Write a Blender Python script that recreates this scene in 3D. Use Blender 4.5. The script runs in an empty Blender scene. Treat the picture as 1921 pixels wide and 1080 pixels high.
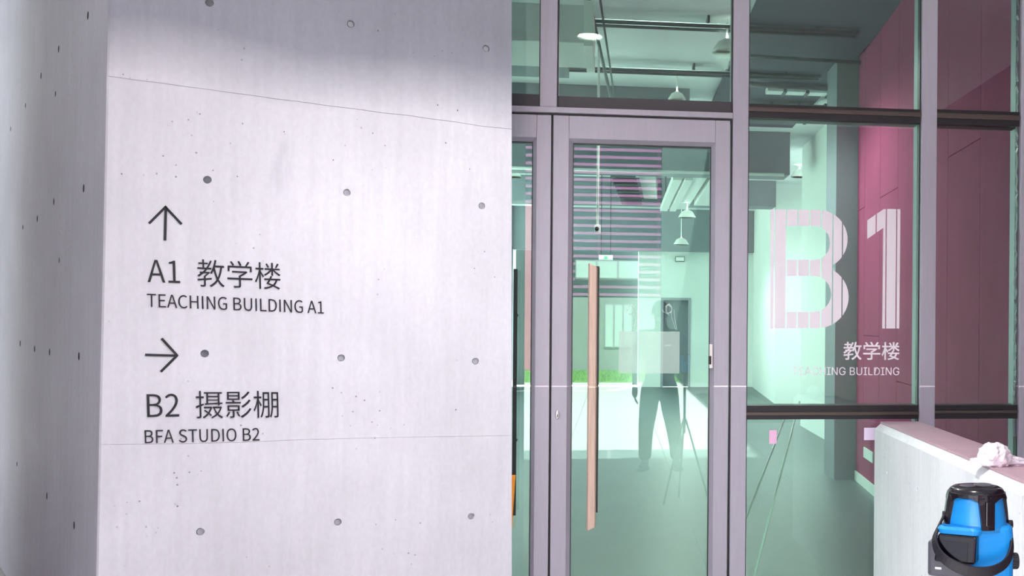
import bpy, bmesh, math, random
from mathutils import Vector, Matrix, Euler, noise

SC = bpy.context.scene
COL = SC.collection
random.seed(7)
I4 = Matrix.Identity(4)

# ------------------------------------------------------------------ camera
FPX, PPX, PPY, ROLL, EYE = 2100.0, 1440.0, 605.0, 0.0077, 1.62
RIGHT = Vector((1, 0, ROLL)).normalized()
UP = Vector((-ROLL, 0, 1)).normalized()
FWD = Vector((0, 1, 0))
EYEP = Vector((0, 0, EYE))
cam_d = bpy.data.cameras.new('camera')
cam_d.sensor_fit = 'HORIZONTAL'
cam_d.sensor_width = 36.0
cam_d.lens = 36.0 * FPX / 1921.0
cam_d.shift_x = -(PPX - 960.5) / 1921.0
cam_d.shift_y = (PPY - 540.0) / 1921.0
cam_d.clip_start = 0.05
cam = bpy.data.objects.new('camera', cam_d)
COL.objects.link(cam)
_m = Matrix.Identity(4)
for i in range(3):
    _m[i][0], _m[i][1], _m[i][2], _m[i][3] = RIGHT[i], UP[i], -FWD[i], EYEP[i]
cam.matrix_world = _m
SC.camera = cam

# ------------------------------------------------------------------ frame of the glazed front: x along it, y into the hall, z up
PSI = math.radians(7.76)
FR = Matrix.Translation((0, 6.0, 0)) @ Matrix.Rotation(PSI, 4, 'Z')
FRI = FR.inverted()

# ------------------------------------------------------------------ sky, sun, exposure
SC.view_settings.view_transform = 'Standard'
SC.view_settings.look = 'None'
SC.view_settings.gamma = 1.0
SC.view_settings.use_curve_mapping = False
SC.view_settings.exposure = 2.69
SC.cycles.use_denoising = True
SC.cycles.max_bounces = 10
SC.cycles.diffuse_bounces = 5
SC.cycles.transparent_max_bounces = 24
SC.cycles.sample_clamp_indirect = 6.0
world = bpy.data.worlds.new('sky')
SC.world = world
world.use_nodes = True
wn = world.node_tree
bg = wn.nodes['Background']
bg.inputs['Color'].default_value = (0.80, 0.84, 1.0, 1)
bg.inputs['Strength'].default_value = 0.42
sun_d = bpy.data.lights.new('sun', 'SUN')
sun_d.energy = 6.5
sun_d.angle = math.radians(0.6)
sun_d.color = (0.965, 0.98, 1.0)
sun = bpy.data.objects.new('sun', sun_d)
COL.objects.link(sun)
EL = math.radians(60)
_dir = FR.to_3x3() @ Vector((-math.cos(EL) * 0.30, -math.cos(EL) * 0.954, -math.sin(EL)))
sun.rotation_euler = _dir.to_track_quat('-Z', 'Y').to_euler()
sun.location = (0, 10, 20)

FILL_WATTS = 42.0                                  # each fill downlight added under the canopy
LAMP_WATTS = 55.0                                    # each pendant lamp of the hall


def ray(px, py):
    return FWD + RIGHT * ((px - PPX) / FPX) + UP * ((PPY - py) / FPX)


def at_depth(px, py, Y):
    return EYEP + ray(px, py) * Y


def hit(px, py, p0, n):
    r = ray(px, py)
    return EYEP + r * ((p0 - EYEP).dot(n) / r.dot(n))


FN = FR.to_3x3() @ Vector((0, 1, 0))


def fac(px, py, d=0.0):
    p = hit(px, py, FR @ Vector((0, d, 0)), FN)
    q = FRI @ p
    return q.x, q.z


def S(px, py=500, d=0.0):
    return fac(px, py, d)[0]


def Z(py, px, d=0.0):
    return fac(px, py, d)[1]


def lin(c):
    return tuple((x / 255 / 12.92 if x / 255 <= 0.04045 else ((x / 255 + 0.055) / 1.055) ** 2.4) for x in c)


# ------------------------------------------------------------------ materials
def mat(name, c, rough=0.6, metal=0.0, var=0.0, scale=6.0, bump=0.0, stretch=(1, 1, 1), spec=0.5, trans=0.0, detail=5.0, emit=0.0, coat=0.0, sss=0.0):
    m = bpy.data.materials.new(name)
    m.use_nodes = True
    nt = m.node_tree
    b = nt.nodes['Principled BSDF']
    c4 = tuple(c) + (1,)
    b.inputs['Base Color'].default_value = c4
    b.inputs['Roughness'].default_value = rough
    b.inputs['Metallic'].default_value = metal
    b.inputs['Specular IOR Level'].default_value = spec
    b.inputs['Transmission Weight'].default_value = trans
    b.inputs['Coat Weight'].default_value = coat
    if emit:
        b.inputs['Emission Color'].default_value = c4
        b.inputs['Emission Strength'].default_value = emit
    if var or bump:
        tc = nt.nodes.new('ShaderNodeTexCoord')
        mp = nt.nodes.new('ShaderNodeMapping')
        mp.inputs['Scale'].default_value = stretch
        nz = nt.nodes.new('ShaderNodeTexNoise')
        nz.inputs['Scale'].default_value = scale
        nz.inputs['Detail'].default_value = detail
        nt.links.new(tc.outputs['Object'], mp.inputs[0])
        nt.links.new(mp.outputs[0], nz.inputs['Vector'])
        if var:
            r = nt.nodes.new('ShaderNodeMapRange')
            r.inputs['From Min'].default_value = 0.3
            r.inputs['From Max'].default_value = 0.7
            r.inputs['To Min'].default_value = 1 - var
            r.inputs['To Max'].default_value = 1 + var
            mx = nt.nodes.new('ShaderNodeVectorMath')
            mx.operation = 'SCALE'
            mx.inputs[0].default_value = tuple(c)
            nt.links.new(nz.outputs['Fac'], r.inputs['Value'])
            nt.links.new(r.outputs[0], mx.inputs['Scale'])
            nt.links.new(mx.outputs[0], b.inputs['Base Color'])
        if bump:
            bp = nt.nodes.new('ShaderNodeBump')
            bp.inputs['Strength'].default_value = bump
            bp.inputs['Distance'].default_value = 0.01
            nt.links.new(nz.outputs['Fac'], bp.inputs['Height'])
            nt.links.new(bp.outputs[0], b.inputs['Normal'])
    return m


def glass_mat(name, tint, refl):
    m = bpy.data.materials.new(name)
    m.use_nodes = True
    nt = m.node_tree
    nt.nodes.remove(nt.nodes['Principled BSDF'])
    out = nt.nodes['Material Output']
    tr = nt.nodes.new('ShaderNodeBsdfTransparent')
    tr.inputs[0].default_value = tuple(tint) + (1,)
    gl = nt.nodes.new('ShaderNodeBsdfGlossy')
    gl.inputs['Roughness'].default_value = 0.0
    gl.inputs['Color'].default_value = (0.93, 1.0, 0.95, 1)
    mx = nt.nodes.new('ShaderNodeMixShader')
    mx.inputs[0].default_value = refl
    nt.links.new(tr.outputs[0], mx.inputs[1])
    nt.links.new(gl.outputs[0], mx.inputs[2])
    nt.links.new(mx.outputs[0], out.inputs[0])
    return m


def concrete_mat(name, base, dark, seam_z=None, side_x=0.0, side_lean=0.0):
    """Cast concrete: blotches, thin run marks down the shuttering, small blow holes; darker above seam_z."""
    m = bpy.data.materials.new(name)
    m.use_nodes = True
    nt = m.node_tree
    N, Lk = nt.nodes.new, nt.links.new
    b = nt.nodes['Principled BSDF']
    b.inputs['Roughness'].default_value = 0.62
    b.inputs['Specular IOR Level'].default_value = 0.35
    tc = N('ShaderNodeTexCoord')

    def noise_at(scale, stretch, detail=6):
        mp = N('ShaderNodeMapping')
        mp.inputs['Scale'].default_value = stretch
        nz = N('ShaderNodeTexNoise')
        nz.inputs['Scale'].default_value = scale
        nz.inputs['Detail'].default_value = detail
        Lk(tc.outputs['Object'], mp.inputs[0])
        Lk(mp.outputs[0], nz.inputs['Vector'])
        return nz.outputs['Fac']

    def rng(x, a, b_, c, d):
        r = N('ShaderNodeMapRange')
        r.inputs['From Min'].default_value = a
        r.inputs['From Max'].default_value = b_
        r.inputs['To Min'].default_value = c
        r.inputs['To Max'].default_value = d
        Lk(x, r.inputs['Value'])
        return r.outputs[0]

    def mth(op, x, y):
        q = N('ShaderNodeMath')
        q.operation = op
        for k, v in ((0, x), (1, y)):
            if isinstance(v, (int, float)):
                q.inputs[k].default_value = v
            else:
                Lk(v, q.inputs[k])
        return q.outputs[0]
    blot = rng(noise_at(1.6, (1, 1, 1)), 0.3, 0.7, 0.93, 1.06)
    run = rng(noise_at(3.0, (9, 9, 0.5), 4), 0.35, 0.75, 1.02, 0.95)
    fine = rng(noise_at(60, (1, 1, 0.6), 3), 0.3, 0.7, 0.97, 1.03)
    k = mth('MULTIPLY', mth('MULTIPLY', blot, run), fine)
    # blow holes: sparse voronoi dots
    vo = N('ShaderNodeTexVoronoi')
    vo.inputs['Scale'].default_value = 26
    Lk(tc.outputs['Object'], vo.inputs['Vector'])
    gate = rng(noise_at(2.2, (1, 1, 1.6), 3), 0.54, 0.64, 0.0, 1.0)
    dot = mth('MULTIPLY', rng(vo.outputs['Distance'], 0.085, 0.12, 1.0, 0.0), gate)
    k = mth('MULTIPLY', k, mth('SUBTRACT', 1.0, mth('MULTIPLY', dot, 0.55)))
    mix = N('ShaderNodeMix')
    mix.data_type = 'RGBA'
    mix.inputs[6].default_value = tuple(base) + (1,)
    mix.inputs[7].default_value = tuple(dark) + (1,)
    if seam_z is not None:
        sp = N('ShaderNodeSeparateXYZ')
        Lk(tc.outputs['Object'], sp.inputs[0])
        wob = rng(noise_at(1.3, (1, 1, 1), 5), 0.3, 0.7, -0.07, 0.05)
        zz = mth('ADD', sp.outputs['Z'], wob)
        f = rng(zz, seam_z - 0.03, seam_z + 0.24, 0.0, 1.0)  # colour turns darker upwards across the seam
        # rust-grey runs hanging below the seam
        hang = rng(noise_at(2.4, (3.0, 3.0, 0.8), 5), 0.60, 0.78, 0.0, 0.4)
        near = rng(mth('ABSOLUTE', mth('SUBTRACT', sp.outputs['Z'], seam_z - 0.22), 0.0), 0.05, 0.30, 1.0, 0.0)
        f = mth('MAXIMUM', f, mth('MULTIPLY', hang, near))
        side = rng(mth('SUBTRACT', sp.outputs['X'], mth('MULTIPLY', sp.outputs['Z'], side_lean)), side_x - 0.012, side_x - 0.002, 0.0, 1.0)   # return wall evenly darker: its shade is put into the colour
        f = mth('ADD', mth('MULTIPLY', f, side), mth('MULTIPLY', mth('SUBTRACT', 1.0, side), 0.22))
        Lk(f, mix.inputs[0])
    else:
        mix.inputs[0].default_value = 0.0
    sc = N('ShaderNodeVectorMath')
    sc.operation = 'SCALE'
    Lk(mix.outputs[2], sc.inputs[0])
    Lk(k, sc.inputs['Scale'])
    Lk(sc.outputs[0], b.inputs['Base Color'])
    bp = N('ShaderNodeBump')
    bp.inputs['Strength'].default_value = 0.18
    bp.inputs['Distance'].default_value = 0.004
    Lk(mth('SUBTRACT', noise_at(14, (1, 1, 1)), dot), bp.inputs['Height'])
    Lk(bp.outputs[0], b.inputs['Normal'])
    return m


M_frame = mat('mauve_metal', lin((172, 167, 180)), 0.45, 0.1, var=0.03, scale=20, stretch=(3, 3, .3))
M_gasket = mat('black_gasket', (0.012, 0.010, 0.014), 0.45)
M_bronze = mat('bronze_profile', (0.11, 0.085, 0.075), 0.38, 0.4)
M_header = mat('dark_header', (0.055, 0.048, 0.058), 0.5)
M_glass = glass_mat('green_glass', (0.76, 0.93, 0.85), 0.06)
M_shadeglass = glass_mat('half_shade_glass', (0.55, 0.62, 0.62), 0.05)
M_clear = glass_mat('pale_glass', (0.9, 0.95, 0.93), 0.05)
M_vinyl = mat('white_vinyl', lin((240, 232, 240)), 0.5)
M_ink = mat('black_lettering', lin((30, 32, 40)), 0.45)
M_wood = mat('ash_wood', lin((204, 176, 160)), 0.5, var=0.12, scale=8, stretch=(14, 14, 0.6), bump=0.1)
M_steel = mat('black_steel', lin((52, 56, 54)), 0.4, 0.5)
M_chrome = mat('satin_chrome', lin((215, 210, 212)), 0.3, 0.8)
M_orange = mat('orange_wrap', lin((240, 150, 40)), 0.55, var=0.06)
M_redcladwing = mat('deep_red_cladding', lin((84, 36, 52)), 0.5, var=0.05, scale=3)
M_redpanel = mat('red_panel', lin((160, 66, 104)), 0.8, var=0.05, scale=3, spec=0.08)
M_seamdark = mat('panel_backing', (0.02, 0.008, 0.012), 0.8)
M_white = mat('white_paint', lin((236, 240, 238)), 0.6, var=0.015, scale=2)
M_skirt = mat('white_skirting', lin((240, 244, 240)), 0.45)
M_greycol = mat('grey_column_paint', lin((128, 132, 142)), 0.6, var=0.03, scale=3)
M_greydark = mat('dark_grey_paint', lin((92, 100, 100)), 0.65, var=0.04, scale=2)
M_floor = mat('grey_polished_floor', lin((94, 102, 106)), 0.4, var=0.07, scale=0.9)
M_ceil = mat('pale_grey_ceiling', lin((232, 232, 236)), 0.7, var=0.03, scale=1.2)
M_darkceil = mat('dark_ceiling_paint', lin((78, 76, 96)), 0.7, var=0.12, scale=1.5)
M_duct = mat('pale_duct', lin((226, 226, 226)), 0.5, var=0.03, scale=3)
M_conduit = mat('dark_conduit', lin((70, 74, 80)), 0.5, 0.3)
M_lampglow = mat('lamp_glow', (1.0, 0.98, 0.95), 0.5, emit=9.0)
M_shade = mat('white_enamel', lin((240, 240, 236)), 0.35)
M_signgreen = mat('exit_green', lin((60, 220, 110)), 0.5, emit=0.35)
M_pave = mat('pale_paving', lin((214, 212, 208)), 0.75, var=0.07, scale=4)
M_grout = mat('paving_bed', lin((120, 118, 114)), 0.9)
M_grass = mat('lawn_green', lin((118, 170, 62)), 0.8, var=0.2, scale=9)
M_gravel = mat('beige_gravel', lin((128, 112, 92)), 0.85, var=0.25, scale=15)
M_redlouvre = mat('red_louvre', lin((176, 98, 152)), 0.45)
M_facadered = mat('red_cladding', lin((214, 120, 148)), 0.5, var=0.03)
M_facadewhite = mat('pale_render', lin((212, 214, 210)), 0.8, var=0.03)
M_facadegrey = mat('grey_render', lin((150, 158, 152)), 0.8, var=0.04)
M_darkglass = mat('dark_window_glass', (0.012, 0.028, 0.035), 0.08, spec=0.6)
M_skyglass = mat('bright_window_blind', lin((206, 226, 222)), 0.4)
M_canopy = mat('canopy_soffit', lin((208, 208, 210)), 0.8, var=0.03)
M_para = concrete_mat('parapet_concrete', lin((244, 244, 248)), lin((190, 186, 190)))
M_coping = mat('mauve_coping_stone', lin((200, 164, 176)), 0.55, var=0.05, scale=5, bump=0.04)
M_bag = mat('white_plastic_film', lin((250, 238, 246)), 0.32, spec=0.6)
M_blue = mat('blue_plastic', lin((34, 158, 240)), 0.28, var=0.02, coat=0.4)
M_black = mat('black_plastic', lin((24, 18, 26)), 0.22, coat=0.2)
M_rubber = mat('charcoal_rubber', lin((34, 30, 38)), 0.5)
M_greyplast = mat('grey_plastic', lin((92, 90, 98)), 0.4)
M_lens = mat('dark_lens', (0.004, 0.003, 0.006), 0.06, spec=0.8)
M_pink = mat('pink_paper', lin((240, 190, 222)), 0.7)
M_lilac = mat('lilac_paper', lin((232, 214, 240)), 0.7)
M_skin = mat('skin', lin((120, 84, 66)), 0.55)
M_hair = mat('black_hair', (0.006, 0.005, 0.005), 0.6)
M_shirt = mat('grey_shirt', lin((92, 92, 98)), 0.85)
M_trouser = mat('grey_trousers', lin((74, 84, 80)), 0.85, var=0.1, scale=20, bump=0.3, stretch=(.4, .4, 2.5))
M_shoe = mat('dark_shoes', lin((44, 50, 58)), 0.6)
M_eye = mat('eye_white', lin((230, 228, 224)), 0.3)
M_phone = mat('pale_phone', lin((235, 232, 222)), 0.3)


def film_mat():
    m = bpy.data.materials.new('frosted_film')
    m.use_nodes = True
    nt = m.node_tree
    b = nt.nodes['Principled BSDF']
    b.inputs['Base Color'].default_value = tuple(lin((226, 248, 236))) + (1,)
    b.inputs['Roughness'].default_value = 0.6
    out = nt.nodes['Material Output']
    tr = nt.nodes.new('ShaderNodeBsdfTransparent')
    mx = nt.nodes.new('ShaderNodeMixShader')
    mx.inputs[0].default_value = 0.27
    nt.links.new(tr.outputs[0], mx.inputs[1])
    nt.links.new(b.outputs[0], mx.inputs[2])
    nt.links.new(mx.outputs[0], out.inputs[0])
    return m


M_film = film_mat()


# ------------------------------------------------------------------ mesh helpers
class MB:
    def __init__(self):
        self.v, self.f = [], []

    def box(self, x0, x1, y0, y1, z0, z1):
        n = len(self.v)
        self.v += [Vector(p) for p in ((x0, y0, z0), (x1, y0, z0), (x1, y1, z0), (x0, y1, z0), (x0, y0, z1), (x1, y0, z1), (x1, y1, z1), (x0, y1, z1))]
        self.f += [[n + i for i in q] for q in ((0, 3, 2, 1), (4, 5, 6, 7), (0, 1, 5, 4), (1, 2, 6, 5), (2, 3, 7, 6), (3, 0, 4, 7))]
        return self

    def hexa(self, pts):
        """eight corners: bottom loop of four, top loop of four"""
        n = len(self.v)
        self.v += [Vector(p) for p in pts]
        self.f += [[n + i for i in q] for q in ((0, 3, 2, 1), (4, 5, 6, 7), (0, 1, 5, 4), (1, 2, 6, 5), (2, 3, 7, 6), (3, 0, 4, 7))]
        return self

    def prism(self, poly, z0, z1):
        """outline in x, y pulled up from z0 to z1"""
        n, k = len(self.v), len(poly)
        self.v += [Vector((x, y, z0)) for x, y in poly] + [Vector((x, y, z1)) for x, y in poly]
        self.f += [[n + i for i in reversed(range(k))], [n + k + i for i in range(k)]]
        self.f += [[n + i, n + (i + 1) % k, n + k + (i + 1) % k, n + k + i] for i in range(k)]
        return self

    def loops(self, rings, closed=True, caps=True):
        n, k = len(self.v), len(rings[0])
        for r in rings:
            self.v += [Vector(p) for p in r]
        for j in range(len(rings) - 1):
            for i in range(k if closed else k - 1):
                a, b_ = n + j * k + i, n + j * k + (i + 1) % k
                self.f.append([a, b_, b_ + k, a + k])
        if caps and closed:
            self.f.append([n + i for i in reversed(range(k))])
            self.f.append([n + (len(rings) - 1) * k + i for i in range(k)])
        return self

    def tube(self, path, r, seg=8, flat=None):
        path = [Vector(p) for p in path]
        rings = []
        ref = None
        for i, p in enumerate(path):
            t = (path[min(i + 1, len(path) - 1)] - path[max(i - 1, 0)]).normalized()
            if ref is None:
                ref = Vector((0, 0, 1)) if abs(t.z) < 0.9 else Vector((1, 0, 0))
            a = (ref - t * ref.dot(t)).normalized()
            ref = a
            b_ = t.cross(a)
            ra = r[i] if isinstance(r, (list, tuple)) else r
            rb = flat if flat else ra
            rings.append([p + a * (math.cos(2 * math.pi * k / seg) * ra) + b_ * (math.sin(2 * math.pi * k / seg) * rb) for k in range(seg)])
        return self.loops(rings)

    def lathe(self, prof, seg=24, c=(0, 0, 0), squash=(1, 1)):
        rings = [[(c[0] + r * math.cos(2 * math.pi * k / seg) * squash[0], c[1] + r * math.sin(2 * math.pi * k / seg) * squash[1], c[2] + z) for k in range(seg)] for r, z in prof]
        return self.loops(rings)

    def mesh(self, name):
        me = bpy.data.meshes.new(name)
        me.from_pydata([tuple(p) for p in self.v], [], self.f)
        bm = bmesh.new()
        bm.from_mesh(me)
        bmesh.ops.recalc_face_normals(bm, faces=bm.faces)
        bm.to_mesh(me)
        bm.free()
        me.update()
        return me


WM = {}


def put(name, me, material=None, parent=None, M=I4, smooth=False, bevel=0.0, data_shared=False):
    """link mesh me as an object; M is the world matrix of its vertex frame"""
    o = bpy.data.objects.new(name, me)
    COL.objects.link(o)
    if material is not None and not data_shared:
        me.materials.clear()
        me.materials.append(material)
    if smooth and not data_shared:
        for p in me.polygons:
            p.use_smooth = True
    if parent is not None:
        o.parent = parent
        o.matrix_basis = WM[parent.name].inverted() @ M
    else:
        o.matrix_basis = M
    WM[o.name] = M
    if bevel:
        md = o.modifiers.new('edge', 'BEVEL')
        md.width = bevel
        md.segments = 2
        md.limit_method = 'ANGLE'
    return o


def obj(name, mb, material, parent=None, M=None, smooth=False, bevel=0.0):
    """mb is in the frame M (default: the glazed front's frame)"""
    return put(name, mb.mesh(name), material, parent, FR if M is None else M, smooth, bevel)


def tag(o, label=None, cat=None, group=None, kind=None):
    if label:
        o['label'] = label
    if cat:
        o['category'] = cat
    if group:
        o['group'] = group
    if kind:
        o['kind'] = kind
    return o


def thing(name, label=None, cat=None, base=(0, 0, 0), M=None, group=None, kind=None):
    o = bpy.data.objects.new(name, None)
    o.empty_display_size = 0.1
    COL.objects.link(o)
    W = (FR if M is None else M) @ Matrix.Translation(base)
    o.matrix_basis = W
    WM[o.name] = W
    return tag(o, label, cat, group, kind)


def box(x0, x1, y0, y1, z0, z1):
    return MB().box(min(x0, x1), max(x0, x1), min(y0, y1), max(y0, y1), min(z0, z1), max(z0, z1))


def smoothed(o):
    for p in o.data.polygons:
        p.use_smooth = True
    return o


def apply_mods(o):
    dg = bpy.context.evaluated_depsgraph_get()
    bpy.context.view_layer.update()
    ev = o.evaluated_get(bpy.context.evaluated_depsgraph_get())
    me = bpy.data.meshes.new_from_object(ev)
    o.modifiers.clear()
    o.data = me
    return o


def carve(o, cutter_mb, M):
    c = put('cutter', cutter_mb.mesh('cutter'), None, None, M)
    md = o.modifiers.new('carve', 'BOOLEAN')
    md.object = c
    md.operation = 'DIFFERENCE'
    md.solver = 'EXACT'
    apply_mods(o)
    me = c.data
    bpy.data.objects.remove(c)
    bpy.data.meshes.remove(me)
    return o


def cyl_along(mb, p, n, r, h0, h1, seg=16):
    a = n.orthogonal().normalized()
    b_ = n.cross(a).normalized()
    rings = []
    for h, rr in ((h0, r), (h1, r)):
        rings.append([p + n * h + (a * math.cos(2 * math.pi * k / seg) + b_ * math.sin(2 * math.pi * k / seg)) * rr for k in range(seg)])
    mb.loops(rings)

# =================================================================== GROUND AND COURTYARD (seen in the glass)
gb = obj('ground', box(-14, 10, -40, 0.0, -0.12, -0.02), M_grout)
tag(gb, 'paved courtyard in front of the glazed entrance', 'ground', kind='structure')
gb2 = obj('ground', box(-14, 10, 0.0, 26, -0.12, -0.04), M_pave)
tag(gb2, 'ground slab under and around the hall', 'ground', kind='structure')
PT = 1.2
slab_me = box(0.004, PT - 0.004, 0.004, PT - 0.004, -0.02, 0.0).mesh('paving_slab')
slab_me.materials.append(M_pave)
for i in range(-5, 2):
    for j in range(1, 21):
        x0, y0 = -0.2 + i * PT, -j * PT
        if i == 1 and 10 < j < 17:
            continue
        put('paving_slab', slab_me, None, gb, FR @ Matrix.Translation((x0, y0, 0)), data_shared=True)
# gravel bed
mb = MB()
mb.box(1.0, 2.2, -16 * PT, -10 * PT, -0.02, -0.002)
rg = random.Random(3)
for _ in range(1500):
    x, y, r = rg.uniform(1.05, 2.15), rg.uniform(-16 * PT + .05, -10 * PT - .05), rg.uniform(0.018, 0.045)
    n = len(mb.v)
    mb.v += [Vector((x + dx * r, y + dy * r, dz * r * .7)) for dx, dy, dz in ((1, 0, .2), (0, 1, .1), (-1, 0, .25), (0, -1, .15), (.1, .1, 1))]
    mb.f += [[n, n + 1, n + 4], [n + 1, n + 2, n + 4], [n + 2, n + 3, n + 4], [n + 3, n, n + 4]]
tag(obj('gravel', mb, M_gravel), 'bed of beige gravel in the sunlit courtyard paving', 'gravel', kind='stuff')
# lawn strip
mb = MB()
mb.box(-6.9, 2.1, -30.8, -24, -0.02, 0.01)
for _ in range(5000):
    x, y, h, a = rg.uniform(-6.8, 2.05), rg.uniform(-30.7, -24.1), rg.uniform(.05, .12), rg.uniform(0, 6.28)
    n = len(mb.v)
    mb.v += [Vector((x + .02 * math.cos(a), y + .02 * math.sin(a), 0.01)), Vector((x - .02 * math.cos(a), y - .02 * math.sin(a), 0.01)), Vector((x + rg.uniform(-.03, .03), y + rg.uniform(-.03, .03), h))]
    mb.f.append([n, n + 1, n + 2])
tag(obj('grass', mb, M_grass), 'strip of mown lawn before the building across the courtyard', 'grass', kind='stuff')

# building across the courtyard
bd = thing('courtyard_building', 'building across the courtyard with red louvres and pale render', 'building', (-2, -31, 0))
SX = 0.68
obj('render_wall', box(SX, 4.0, -32, -31, 0, 9.5), M_greydark, bd)
obj('upper_wall', box(-8, SX, -32, -31.25, 2.4, 9.5), M_darkglass, bd)
obj('base_wall', box(-3.3, SX, -32, -31.0, 0, 2.4), M_facadegrey, bd)
obj('red_end_wall', box(-8, -3.4, -32, -30.9, 0, 5.4), M_facadered, bd)
mb = MB()
for k in range(6):
    x = -3.4 - 0.75 * k
    mb.box(x - .02, x, -30.9, -30.88, 0, 5.4)
tag(obj('panel_joint', mb, M_seamdark, bd), kind='stuff')
sl_me = box(-4.04, 4.04, 0, .16, -0.045, 0.045).mesh('louvre_slat')
sl_me.materials.append(M_redlouvre)
for k in range(27):
    put('louvre_slat', sl_me, None, bd, FR @ Matrix.Translation((SX - 4.05, -31.2, 2.5 + .25 * k)), data_shared=True)
mb = MB()
for x in (-3.3, -1.4, 0.55):
    mb.box(x, x + .08, -31.24, -31.16, 2.4, 9.4)
tag(obj('louvre_post', mb, M_redlouvre, bd), kind='stuff')
for x0, x1, z0, z1 in ((-2.1, -0.05, 3.0, 3.62), (-1.15, -.25, .75, 2.2)):
    w = obj('window', box(x0, x1, -31.1, -30.97, z0, z1), M_frame, bd)
    nb = 3
    for q in range(nb):
        a, b_ = x0 + (x1 - x0) * q / nb + .03, x0 + (x1 - x0) * (q + 1) / nb - .03
        obj('pane', box(a, b_, -31.0, -30.955, z0 + .04, z1 - .04), M_skyglass, w)

# walls added left and right of the courtyard to steer light and reflections
wr = obj('wall_added_right', box(2.26, 2.6, -31, -0.35, 0, 7.5), M_seamdark)  # added so that the right panes mirror something dark
tag(wr, 'red clad wall added on the right to darken the reflections in the panes', 'wall', kind='structure')
pn_me = box(0, .05, 0.004, 1.216, 0, 7.48).mesh('cladding_panel')
pn_me.materials.append(M_redcladwing)
for k in range(25):
    put('cladding_panel', pn_me, None, wr, FR @ Matrix.Translation((2.21, -31 + 1.22 * k, 0.01)), data_shared=True)
tag(obj('wall_added_left', box(-7.4, -7.0, -31, -9.55, 0, 7.0), M_facadewhite), 'pale rendered wall added left of the courtyard to shape the light', 'wall', kind='structure')  # added wall: blocks light from the left, pale face bounces some back

tag(obj('wall_added_shade', box(-7.4, -4.9, -9.5, 1.2, 0, 3.6), M_greycol), 'grey wall added out of view to shade the concrete return wall', 'wall', kind='structure')  # added out of view to cut the light on the return wall
tag(obj('wall_added_block', box(-16, -9.2, 1.5, 24, 0, 6.5), M_facadewhite), 'pale block added left of the hall to close off sunlit ground', 'wall', kind='structure')  # added to keep bounce from sunlit ground off the return wall

# canopy over the entrance
cpy = obj('canopy', box(-7.4, 2.2, -5.2, -0.02, 3.62, 3.9), M_canopy)
tag(cpy, 'flat canopy slab over the entrance', 'canopy', kind='structure')
for k in range(8):
    obj('half_shade_strip', box(-7.4 + 1.2 * k + .01, -7.4 + 1.2 * (k + 1) - .01, -6.1, -5.201, 3.86, 3.9), M_shadeglass, cpy)  # unseen glass edge, added for a half-shaded band on the ground
tag(obj('canopy_added_shade', box(-9.0, -3.65, 0.0, 9.0, 4.62, 4.9), M_canopy), 'unseen roof added left of the hall to keep sun off the concrete', 'canopy', kind='structure')  # unseen roof, added to shade the far end of the return wall
tag(obj('wall_upper_front', box(-7.4, 2.3, -0.02, 0.3, 3.91, 6.5), M_greycol), 'solid wall above the glazed entrance', 'wall', kind='structure')

for k, (x, y) in enumerate(((-1.0, -1.9), (-0.45, -4.2))):  # unseen fill lights, added to brighten the parapet
    t = thing('added_fill_light', ('downlight added under the canopy to brighten the parapet', 'weaker fill downlight added near the canopy edge', 'fill downlight added over the concrete wall')[k], 'lamp', (x, y, 3.6), group='added fill lights')
    obj('ring', MB().lathe([(.075, .02), (.09, .0), (.09, .018), (.075, .02)], 24, (x, y, 3.6)), M_shade, t)
    obj('diffuser', MB().lathe([(.072, .012), (.072, .016), (0.001, .016)], 24, (x, y, 3.6)), M_lampglow, t)
    ld = bpy.data.lights.new('lamp_light', 'SPOT')
    ld.energy = FILL_WATTS if k == 0 else FILL_WATTS * .3
    ld.spot_size = math.radians(140)
    ld.spot_blend = 1.0
    ld.shadow_soft_size = .07
    lo = bpy.data.objects.new('lamp_light', ld)
    COL.objects.link(lo)
    lo.parent = t
    lo.matrix_basis = Matrix.Translation((0, 0, -.02))

# =================================================================== CONCRETE WALL WITH THE DIRECTION SIGNS

W0 = at_depth(385, 605, 4.75)


def pdir(px, py):
    return ray(px, py)


UW = pdir(4750, 742).normalized()
VW = (UP + RIGHT * -0.0056 + FWD * -0.045).normalized()
NW = UW.cross(VW).normalized()
if NW.y > 0:
    NW = -NW                                         # towards the viewer


def wp(px, py):
    return hit(px, py, W0, NW)


def along(a, b_, z):
    """point on the line a-b at height z"""
    t = (z - a.z) / (b_.z - a.z)
    return a + (b_ - a) * t


ca, cb = wp(204, 0), wp(181, 1080)
ea, eb = wp(960, 0), wp(960, 1080)
ZT, ZB = 4.4, 0.0
C0, C1 = along(ca, cb, ZB), along(ca, cb, ZT)
E0, E1 = along(ea, eb, ZB), along(ea, eb, ZT)
WD = pdir(-300, 640)
WD.z = 0
WD.normalize()
EDGE = (ca - cb).normalized()
NL = EDGE.cross(WD).normalized()
if NL.y > 0:
    NL = -NL
Uh = Vector((UW.x, UW.y, 0)).normalized()


def lp(px, py):
    return hit(px, py, cb, NL)


TH, LEG, CH = 0.16, 6.2, 0.007


def ring(c, e):
    return [c + Uh * CH, e, e + WD * TH, c + WD * TH + Uh * 0.35, c + WD * LEG + Uh * 0.35, c + WD * LEG, c + WD * CH]


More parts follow.
